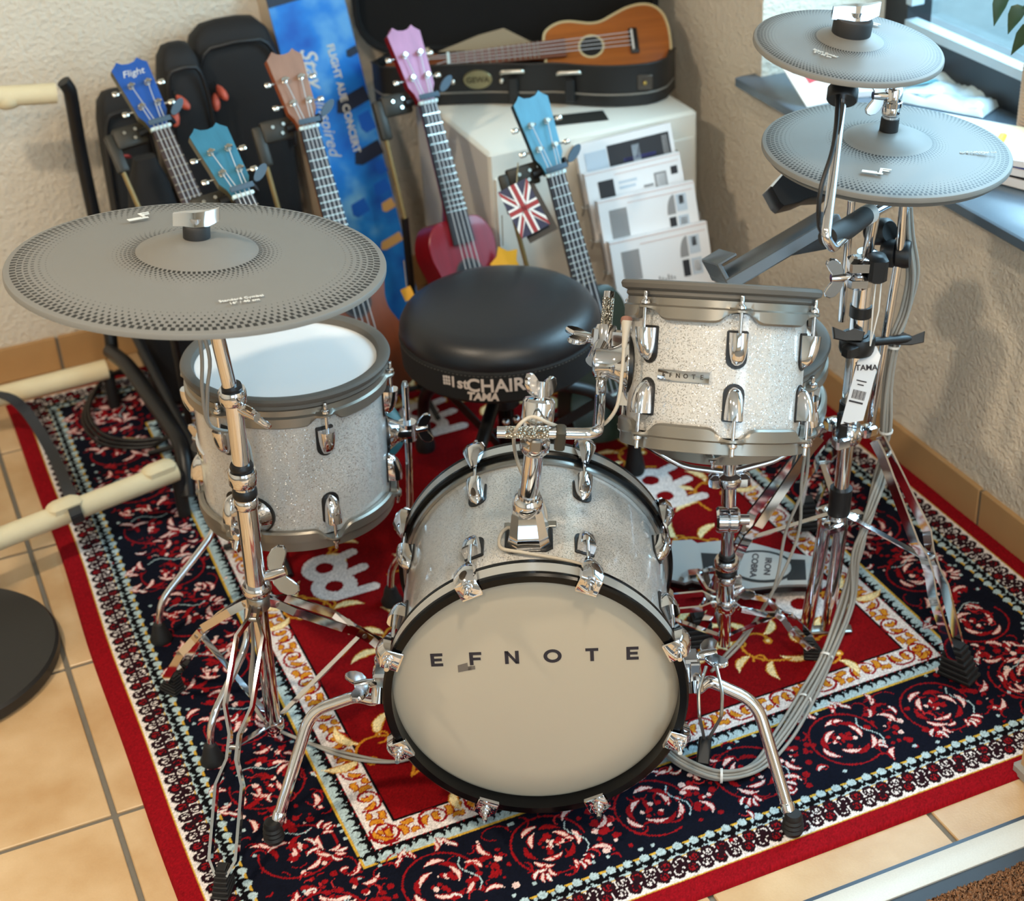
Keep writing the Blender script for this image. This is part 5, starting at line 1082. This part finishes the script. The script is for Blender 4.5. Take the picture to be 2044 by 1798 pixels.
def shellbox(poly, pin, z0, z1, zf):
    n = len(poly); vv = [(x, y, z0) for x, y in poly]+[(x, y, z1) for x, y in poly]+[(x, y, z1) for x, y in pin]+[(x, y, zf) for x, y in pin]
    ff = [tuple(range(n-1, -1, -1)), tuple(3*n+i for i in range(n))]+[(l*n+i, l*n+(i+1) % n, l*n+n+(i+1) % n, l*n+n+i) for l in range(3) for i in range(n)]; return MB().add(vv, ff)
LEATH = mat('black_leatherette', (20, 19, 19), .5, bump=.15, bscale=500); VELV = mat('black_velvet', (9, 9, 10), .95)
lo_ = shellbox(ou, inn, 0, .088, .02).build('lower_shell', LEATH, case, True, ang=50)
MB().add([(x, y, .026) for x, y in outline_pts] if False else [(x, y, .024) for x, y in inn], [tuple(range(len(inn)))]).build('lining', VELV, lo_, True, smooth=False)
for nm, zz, m_ in (('rim_trim', .089, LEATH), ('piping', .026, mat('silver_piping', (120, 116, 108), .5, .3))):
    P = [V((x, y-.001, zz)) for x, y in ou[:31]]; MB().tube(P, .0022, 6).build(nm, m_, lo_, True)
# lid hinged at the back, leaning on the wall
lt_ = M.Translation((0, .170, .085)) @ M.Rotation(R(80), 4, 'X')
def rr_poly(x0, y0, x1, y1, r, k=6):
    P = []
    for cx, cy, a0 in ((x1-r, y0+r, -90), (x1-r, y1-r, 0), (x0+r, y1-r, 90), (x0+r, y0+r, 180)): P += [(cx+r*math.cos(R(a0+90*i/k)), cy+r*math.sin(R(a0+90*i/k))) for i in range(k+1)]
    return P
big = rr_poly(-.045, -.01, Lc*.955, .27, .09); bin_ = rr_poly(-.035, 0, Lc*.955-.01, .26, .08)
LID = MB(lt_); tmp = shellbox(big, bin_, -.055, .0, -.045); LID.add(tmp.v, tmp.f); LID.build('lid', VELV, case, True, ang=50)
ap = [atd(px, py, pix(c_l)[2]+dd) for px, py, dd in ((846, 128, .05), (872, 104, .06), (955, 70, .05), (1005, 56, .045), (1062, 84, .05), (1085, 108, .05), (960, 130, .05))]
mb = MB(); n = len(ap); mb.add(ap+[q-UP*.012+FW*.01 for q in ap], [tuple(range(n-1, -1, -1)), tuple(range(n, 2*n))]+[(i, (i+1) % n, n+(i+1) % n, n+i) for i in range(n)]); mb.build('accessory_flap', mat('tan_velour', (150, 136, 112), .9), case, smooth=False)
fy = lambda x: min((abs(q[0]-x), q[1]) for q in ou[:31])[1]
for px in (1025, 1137):                        # silver carrying-handle ends with leather loops
    x = (atd(px, 165, pix(c_l)[2])-c_l).dot(ax); h_ = MB(); y = fy(x)-.004
    h_.tube(fillet([(x-.026, y, .070), (x-.024, y-.012, .078), (x+.024, y-.012, .078), (x+.026, y, .070)], .008, 4), .0050, 10); ho = h_.build('latch', NICK, case, True); MB().box((x, y-.004, .035), (.022, .010, .055), bev=.003).build('leather_loop', LEATH, ho, True)
x = (atd(955, 175, pix(c_l)[2])-c_l).dot(ax); y = fy(x)-.002; T_ = M.Translation((x, y, .055)) @ M.Rotation(R(90), 4, 'X')
bo = MB(T_).lathe([(.0001, .003), (.030, .003), (.032, .001), (.032, -.004), (.0001, -.004)], M.Diagonal((1, .66, 1, 1)), n=30).build('oval_badge', mat('antique_brass', (150, 140, 104), .4, .7), case, True); text('print', 'GEWA', .017, CT @ T_ @ M.Translation((0, 0, .0035)), mat('dark_brass', (78, 70, 46), .5, .5), bo, bold=.0005)
for px in (905, 1003): x = (atd(px, 182, pix(c_l)[2])-c_l).dot(ax); MB().ball((x, fy(x)-.002, .052), .007, 12).build('rivet', NICK, case, True)
x = (atd(1285, 172, pix(c_l)[2])-c_l).dot(ax); lk = MB().box((x, fy(x)-.003, .050), (.034, .006, .034), bev=.003).build('lock_plate', mat('dark_nickel', (96, 90, 84), .4, .8), case, True); MB().ball((x, fy(x)-.007, .050), .005, 10).build('lock_button', mat('gold_button', (190, 160, 90), .3, 1.0), lk, True)
KOA = woody('koa', (156, 88, 34), .28, .25, 14); KOAD = woody('koa_dark', (110, 56, 24), .3, .2, 14); CREAMB = mat('cream_binding', (200, 184, 142), .4)
fd = pix(c_l)[2]; nt_, bt_ = atd(897, 122, fd+.01), atd(1265, 80, fd-.005)
T = uke_frame(nt_, bt_, 0, -FW+UP*.30)
ukulele('koa wood ukulele with cream binding lying in the open case', T, (nt_-bt_).length/.435, KOAD, KOAD, KOA, woody('brown_fretboard', (112, 66, 48), .5), None, CREAMB)
fl2 = thing('flyer', 'dark printed flyer lying on the cabinet under the case', 'flyer', atz(1160, 238, .5505)); MB().box((0, 0, 0), (.13, .06, .001), M.Translation(atz(1150, 236, .5512)) @ M.Rotation(R(-14), 4, 'Z')).build('sheet', mat('dark_flyer', (40, 42, 40), .5, noise=.5, nscale=60), fl2, smooth=False)

# ---- brochures in a desk rack
rk = thing('brochure_rack', 'wire and acrylic rack holding brochures at the cabinet front', 'rack', atz(1250, 600, RZ))
BRO = [('brochure stack with a dark night photo, top tier of the rack', (1148, 291), (1338, 245), .13, 0), ('brochure stack second from the top with a black square', (1166, 348), (1356, 303), .14, 1), ('brochure stack third from the top with an arched picture', (1192, 402), (1384, 360), .15, 2), ('brochure stack lowest in the rack with an arched picture', (1216, 484), (1410, 441), .16, 3)]
PPR = mat('brochure_white', (226, 222, 220), .6); PINKP = mat('blush_print', (206, 176, 166), .6); GRYP = mat('grey_print', (140, 136, 134), .6); PALG = mat('pale_grey_print', (186, 194, 202), .6); INK = mat('ink_print', (30, 27, 30), .55)
bots = []
for lb, l_, r_, hh_, k in BRO:
    Yb = 1.492-.045*k; a, b = aty(*l_, Yb), aty(*r_, Yb-.02); x = (b-a).normalized(); w_ = (b-a).length; up_ = V((.0, .30, 1)); up_ = (up_-x*up_.dot(x)).normalized(); z = x.cross(up_); T = M(((x.x, up_.x, z.x, a.x), (x.y, up_.y, z.y, a.y), (x.z, up_.z, z.z, a.z), (0, 0, 0, 1)))
    th = thing('brochure_stack', lb, 'brochure', T, 'brochures in the rack'); hh_ = max(.12, hh_)
    pb_ = MB().box((w_/2, -hh_/2, -.010), (w_, hh_, .020)).build('paper_stack', PPR, th, True, smooth=False)
    def pr(x0, y0, x1, y1, m, nm='print'): return MB().box(((x0+x1)/2*w_, -(y0+y1)/2*hh_, .0004), ((x1-x0)*w_, (y1-y0)*hh_, .0006)).build(nm, m, pb_, True, smooth=False)
    if k == 0:
        pr(.07, .16, .30, .60, PALG); pr(.31, .12, .96, .62, INK, 'night_photo'); pr(.56, .20, .64, .48, PALG); pr(.46, .38, .80, .44, mat('violet_print', (70, 66, 130), .5)); pr(.88, .16, .94, .5, GRYP)
    else:
        pr(0, .02, 1, .03, PINKP); pr(.10 if k > 1 else .12, .16, .28, .56, INK if k == 1 else GRYP); pr(.30, .10, .97, .11, PINKP)
        if k == 1: pr(.33, .22, .52, .26, PALG); pr(.33, .30, .50, .34, PALG); pr(.58, .36, .68, .40, GRYP); pr(.70, .22, .83, .5, GRYP); pr(.72, .25, .81, .46, PPR, 'white_panel'); pr(.88, .18, .95, .30, INK); pr(.34, .44, .50, .5, mat('lilac_print', (176, 170, 206), .6))
        else:
            c_ = MB().prism([(.775*w_+.085*w_*math.cos(R(t)), -.40*hh_+.27*hh_*math.sin(R(t))) for t in range(90, 181, 10)]+[(.775*w_, -.40*hh_)], .0001, .0008); c_.build('print', GRYP, pb_, True, smooth=False)
            pr(.79, .14, .90, .38, PALG); pr(.82, .16, .87, .28, INK); pr(.70, .44, .77, .66, INK); pr(.79, .44, .90, .66, PALG); pr(.81, .47, .88, .62, PPR, 'white_panel'); pr(.10, .60, .30, .86, PALG)
            for i in range(6): pr(.44+.03*i, .58+.02*(i % 3), .455+.03*i, .66, GRYP)
    bots.append((T, w_, hh_))
for sg in (0, 1):
    mb = MB(); 
    for T, w_, hh_ in bots: 
        p = T @ V((w_*(-.02 if not sg else 1.02), -hh_*.45, -.004)); mb.tube([p, T @ V((w_*(-.02 if not sg else 1.02), -hh_, -.004))], .002, 6); mb.tube([T @ V((w_*(-.02 if not sg else 1.02), -hh_, -.004)), T @ V((w_*(-.02 if not sg else 1.02), -hh_-.02, -.03))], .002, 6)
    T, w_, hh_ = bots[-1]; e0 = T @ V((w_*(-.02 if not sg else 1.02), -hh_, -.004)); mb.tube([e0, V((e0.x, e0.y, RZ))], .003, 6); mb.build('side_wire', STEEL, rk)
for T, w_, hh_ in bots: MB(T).box((w_/2, -hh_-.002, -.012), (w_*1.04, .004, .03)).build('shelf', mat('clear_acrylic', (200, 204, 206), .2), rk, smooth=False)

# ---- swing tags
tj = thing('flag_tag', 'square swing tag printed with a red white and blue flag', 'tag', atd(1045, 400, 3.2)); fT = frame(atd(1046, 416, 3.18), -FW+RT*.15, RT) @ M.Rotation(R(-62), 4, 'Z')
fb_ = MB(fT).box((0, 0, 0), (.100, .062, .0012)).build('card', mat('navy_flag', (34, 34, 62), .5), tj, smooth=False)
for w_, m_ in ((.022, WHITEP), (.011, mat('flag_red', (150, 36, 40), .5))):
    for sg in (1, -1): MB(fT).prism([(-.05, sg*.031-.0*w_), (-.05+w_*.9, sg*.031), (.05, -sg*.031), (.05-w_*.9, -sg*.031)][::sg], .0006, .0010 if w_ > .02 else .0012).build('stripe', m_, fb_, smooth=False)
    MB(fT).box((0, 0, .0011), (.10, w_*.8, .0010 if w_ > .02 else .0016)).build('stripe', m_, fb_, smooth=False); MB(fT).box((0, 0, .0011), (w_*.8, .062, .0010 if w_ > .02 else .0016)).build('stripe', m_, fb_, smooth=False)
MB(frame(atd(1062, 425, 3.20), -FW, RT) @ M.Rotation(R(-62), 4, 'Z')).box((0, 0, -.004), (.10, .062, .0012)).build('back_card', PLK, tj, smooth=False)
MB().tube([atd(1030, 385, 3.18), atd(1034, 325, 3.22)], .0012, 6).build('string', mat('jute', (150, 132, 96), .8), tj)
ty = thing('yellow_tag', 'yellow star-shaped swing tag behind the throne', 'tag', atd(1005, 510, 3.3)); MB(frame(atd(1010, 522, 3.42), -FW, RT)).prism([((.034 if i % 2 else .022)*math.cos(R(36*i+10)), (.036 if i % 2 else .022)*math.sin(R(36*i+10))) for i in range(10)], 0, .001).build('card', mat('yellow_card', (226, 164, 22), .55), ty, smooth=False); MB().tube([atd(1004, 490, 3.30), atd(1002, 430, 3.24)], .001, 6).build('string', MATS['jute'], ty)
t2 = thing('yellow_tag', 'small yellow tag at the left edge of the throne seat', 'tag', atd(812, 588, 3.36)); MB(frame(atd(814, 586, 3.38), -FW, RT)).box((0, 0, 0), (.022, .026, .001), M.Rotation(R(25), 4, 'Z')).build('card', MATS['yellow_card'], t2, smooth=False); MB().tube([atd(812, 575, 3.38), atd(806, 520, 3.38)], .001, 6).build('string', MATS['jute'], t2)
# ================================================================== guitar rack, cable coil, sill things
FOAM = mat('cream_foam', (222, 206, 168), .65, noise=.08, nscale=30)
rkk = thing('guitar_rack', 'black guitar rack with cream padded rails at the left edge', 'instrument rack', (.0, 1.55, 0))
zr = .115
fl_, fr_ = atz(-80, 1106, zr), atz(352, 938, zr)
def rail(a, b, r, nm='padded_rail'): return MB().tube([a+(b-a)*t for t in (0, .004, .5, .996, 1)], [r*.8, r, r, r, r*.8], 18).build(nm, FOAM, rkk)
rail(fl_, fr_, .021)
dx = (fr_-fl_).normalized()
for px in (125, 318):
    c = fl_+(fr_-fl_)*((px+80)/432); MB().box((0, 0, .012), (.066, .036, .034), frame(c, (0, 0, 1), dx), .008).build('rail_lug', FOAM, rkk)
bl_, br_ = atz(-60, 806, zr-.01), atz(214, 736, zr-.01); rail(bl_, br_, .022)
tl_, tr_ = aty(-60, 196, 1.90), aty(112, 186, 1.90); rail(tl_, tr_, .021, 'top_rail')
MB().ball(tl_+(tr_-tl_)*.42+V((0, 0, -.005)), .026, 12, None, (1.2, .9, .9)).build('rail_lug', FOAM, rkk)
BT_ = mat('black_tube', (24, 24, 26), .4, .2)
MB().tube(fillet([tr_+dx*.02+V((0, .0, .02)), tr_+dx*.03, aty(160, 300, 1.93), aty(196, 470, 1.93), br_+V((.02, .02, .02))], .03, 4), .0145, 14).build('end_frame', BT_, rkk)
MB().tube(fillet([br_+V((.015, .01, .035)), br_+V((.03, -.12, .06)), fr_+V((.03, .05, .02)), fr_+V((.012, -.01, -.06))], .05, 5), .0165, 14).build('foot_tube', BT_, rkk)
MB().tube([br_+V((.06, 0, .12)), fr_+V((.05, .02, .0))], .011, 12).build('stay', BT_, rkk)
st_ = [atz(-30, 782, zr+.03), atz(20, 792, zr+.028), atz(60, 830, zr-.02), atz(105, 905, .05), atz(135, 975, .09), atz(150, 1020, zr+.024), atz(158, 1040, zr-.005)]
sm = MB(); P = cr(st_, 4); vv = []
for i, p in enumerate(P): vv += [p-dx*.012, p+dx*.012, p+dx*.012-V((0, 0, .004)), p-dx*.012-V((0, 0, .004))]
sm.add(vv, [(i*4+j, i*4+4+j, i*4+4+(j+1) % 4, i*4+(j+1) % 4) for i in range(len(P)-1) for j in range(4)]).build('strap', mat('black_webbing', (44, 46, 50), .7), rkk)
for f_, n_ in ((fr_, 'rubber_foot'), (br_, 'rubber_foot'), (fl_, 'rubber_foot'), (bl_, 'rubber_foot')): MB().tube([f_+V((0, 0, -.01)), V((f_.x, f_.y, RZ+.002))], .013, 12).build(n_, RUBK, rkk)
# black guitar body resting in the rack
gb = thing('acoustic_bag', 'dark soft case standing upright in the padded guitar rack', 'bag', (.36, 1.80, RZ)); vv = []; N = 18; H = [(.0, .7, .7), (.02, .95, .95), (.15, 1, 1), (.34, .86, .9), (.50, .55, .6), (.56, .3, .3)]
for h, kx, ky in H: vv += [(.375+.075*kx*math.copysign(abs(math.cos(t))**.5, math.cos(t)), 1.80+.055*ky*math.copysign(abs(math.sin(t))**.5, math.sin(t)), RZ+.01+h) for t in [2*math.pi*i/N for i in range(N)]]
MB().add(vv, [(i*N+j, i*N+(j+1) % N, (i+1)*N+(j+1) % N, (i+1)*N+j) for i in range(len(H)-1) for j in range(N)]+[tuple(range(N-1, -1, -1)), tuple((len(H)-1)*N+j for j in range(N))]).build('bag_body', BAG, gb, ang=60)
# coiled instrument cable
ic = thing('instrument_cable', 'coiled black instrument cable with a gold jack on the rug', 'cable', atz(215, 850, RZ))
P = [atz(292, 745, .16), atz(250, 735, .08)]
for k in range(3):
    for (px, py) in ((200, 765), (165, 830), (190, 878), (245, 893), (310, 888)): P.append(atz(px+6*k, py-7*k, RZ+.006+.008*k))
    if k < 2: P += [atz(345, 850, .05), atz(310, 770, .06), atz(260, 745, .04+.02*k)]
cable(ic, P, .0042, m=PLK, k=5)
j0, j1 = atz(250, 878, RZ+.012), atz(298, 880, RZ+.012); jk = MB().tube([j0, j1], .0058, 14).build('jack_sleeve', mat('pale_gold', (206, 190, 140), .3, .8), ic); MB().tube([j1, atz(320, 881, RZ+.012)], .0032, 12).build('jack_tip', NICK, jk)
# round base of a floor stand
rb = thing('round_base', 'black round cast base of a stand on the tiles at the left edge', 'stand base', (-.255, 1.06, 0)); IRON = mat('black_cast_iron', (30, 29, 28), .45, bump=.05, bscale=300)
MB(M.Translation((-.255, 1.06, 0))).lathe([(.0001, .003), (.205, .003), (.212, .008), (.212, .026), (.207, .031), (.05, .036), (.02, .042), (.0001, .042)], n=72).build('disc', IRON, rb); MB().tube([(-.255, 1.06, .04), (-.255, 1.06, 1.0)], .011, 16).build('pole', BT_, rb)

# ---- things on the window sill
SP = SZ+.0005
def flat(nm, lb, cat, px, py, w_, h_, a, m, t=.002, z=SP, grp=None):
    c = atz(px, py, z); th = thing(nm, lb, cat, c, grp); MB(M.Translation(c+V((0, 0, t/2))) @ M.Rotation(a, 4, 'Z')).box((0, 0, 0), (w_, h_, t)).build('sheet', m, th, smooth=False); return th
PLAS = mat('clear_plastic_bag', (206, 226, 234), .12, coat=.5, bump=.5, bscale=30)
pb2 = thing('plastic_bag', 'crumpled clear plastic bag of strings on the window sill', 'bag', atz(1840, 180, SP))
c = atz(1838, 182, SP); gx, gy = np.meshgrid(np.linspace(-.17, .17, 40), np.linspace(-.085, .085, 24), indexing='ij'); rr = np.random.default_rng(8); gz = .006+.010*np.abs(np.sin(gx*38+gy*21)*np.cos(gy*44-gx*13))+.004*rr.random(gx.shape); gz[0] = gz[-1] = .001; gz[:, 0] = gz[:, -1] = .001
o = link('film', gridmesh('film', gx, gy, gz), PLAS, pb2, M.Rotation(R(-62), 4, 'Z'), ang=80)
for i in range(3): MB().box((0, 0, 0), (.07, .012, .004), M.Translation(c+V((.03*i-.03, .05*i-.05, .018))) @ M.Rotation(R(-40+30*i), 4, 'Z'), .001).build('string_packet', (MATS['white_paper'], mat('teal_print', (90, 150, 160), .5), mat('rust_print', (150, 70, 60), .5))[i], pb2)
flat('paper_sheet', 'white printed sheet on the sill under the hi-hat edge', 'paper', 1905, 262, .20, .15, R(-60), PAPER, .002)
flat('paper_sheet', 'white folded sheet on the sill behind the top cymbal', 'paper', 1700, 178, .13, .10, R(-20), PAPER, .012)
cdp = thing('card_sign', 'white card with a red mark leaning in the window corner', 'sign', atz(1600, 214, SP)); 
c0 = atz(1603, 214, SP); x_ = (atd(1545, 120, pix(c0)[2]+.02)-c0); cz = -FW+RT*.4; cz = (cz-x_.normalized()*cz.dot(x_.normalized())).normalized(); xn = x_.normalized(); yn = cz.cross(xn); Tq = M(((xn.x, yn.x, cz.x, c0.x), (xn.y, yn.y, cz.y, c0.y), (xn.z, yn.z, cz.z, c0.z), (0, 0, 0, 1)))
cs_ = MB(Tq).box((.07, -.055, 0), (.17, .095, .002)).build('card', mat('cream_card', (222, 206, 190), .6), cdp, smooth=False)
MB(Tq).box((.055, -.052, .0014), (.03, .022, .001), M.Identity(4)).build('red_mark', mat('red_print', (190, 40, 48), .6), cs_, smooth=False); 
for q in ((.10, -.03), (.075, -.025)): MB(Tq).lathe([(.0001, .002), (.004, .002), (.004, .001), (.0001, .001)], M.Translation((*q, 0)), n=10).build('dot', GRYP, cs_, smooth=False)
bkz = SP
for i, (lb, col, t_) in enumerate((('black book lowest in the pile on the sill', (20, 20, 24), .022), ('blue and white booklet in the pile on the sill', (52, 72, 150), .018), ('cream booklet on top of the pile on the sill', (226, 200, 160), .016))):
    c = atz(2075, 352-i*22, bkz); th = thing('book', lb, 'book', c, 'books piled on the sill'); c = atz(2072, 350, SP); c.z = bkz
    bb_ = MB(M.Translation(c+V((0, 0, t_/2))) @ M.Rotation(R(22+6*i), 4, 'Z')).box((0, 0, 0), (.15, .20, t_), bev=.002).build('cover', mat('book_%d' % i, col, .5), th); MB(M.Translation(c+V((0, 0, t_/2))) @ M.Rotation(R(22+6*i), 4, 'Z')).box((-.004, .002, 0), (.15, .197, t_*.7)).build('pages', PPR, bb_, smooth=False)
    if i == 0: text('print', 'COM', .018, M.Translation(c) @ M.Rotation(R(22), 4, 'Z') @ M.Translation((-.0755, .055, t_/2)) @ M.Rotation(R(90), 4, 'X') @ M.Rotation(R(-90), 4, 'Y'), PRINTW, bb_, bold=.0004)
    if i == 2: MB(M.Translation(c+V((-.05, .05, t_+.004))) @ M.Rotation(R(40), 4, 'Z')).box((0, 0, 0), (.05, .012, .008), bev=.002).build('yellow_marker', mat('yellow_marker', (226, 200, 30), .5), bb_)
    bkz += t_
wk = thing('wicker_vase', 'woven pale wicker vase at the right edge of the sill', 'vase', atz(2062, 290, SP)); c = atz(2066, 292, SP); WICK = mat('wicker', (200, 176, 152), .75)
MB(M.Translation(c)).lathe([(.0001, 0), (.035, 0), (.036, .012), (.0001, .012)], n=28).build('base', mat('brown_wicker', (84, 58, 44), .7), wk)
wv = MB(M.Translation(c))
for k in range(22): wv.lathe([(.0335+.004*math.cos(R(a)), .017+k*.0065+.0034*math.sin(R(a))) for a in range(0, 360, 60)], n=28, closed=True)
wv.build('weave', WICK, wk)
pl = thing('potted_plant', 'leafy green plant reaching into the window at the top right', 'plant', (1.76, .56, SP)); LEAF = mat('dark_green_leaf', (52, 74, 46), .4, noise=.25, nscale=30)
MB(M.Translation((1.78, .50, SP))).lathe([(.0001, 0), (.05, 0), (.066, .11), (.068, .12), (.060, .12), (.055, .10), (.0001, .10)], n=28).build('pot', mat('white_pot', (220, 218, 212), .4), pl)
stt = V((1.78, .50, SP+.1)); tips = [((2010, -25), (1984, 52)), ((2044, 12), (2012, 68)), ((2075, 50), (2018, 110)), ((2060, -30), (2090, 40)), ((2035, -60), (1990, -20)), ((2085, 80), (2075, 150))]
for (a_, b_) in tips:
    p0, p1 = atx(*a_, 1.70), atx(*b_, 1.68); ax_ = (p1-p0); sd = ax_.cross(FW).normalized(); vv = []
    for t, w_ in ((0, .001), (.15, .009), (.4, .0135), (.65, .012), (.85, .006), (1, .0005)):
        m_ = p0+ax_*t+V((0, 0, .014*math.sin(math.pi*t))); vv += [m_-sd*w_, m_-FW*.0025, m_+sd*w_, m_+FW*.001]
    MB().add(vv, [(i*4+j, i*4+4+j, i*4+4+(j+1) % 4, i*4+(j+1) % 4) for i in range(5) for j in range(4)]).build('leaf', LEAF, pl, ang=70)
    MB().tube(cr([stt, stt*.4+p0*.6+V((0, 0, .06)), p0], 5), .0022, 8).build('stem', LEAF, pl)
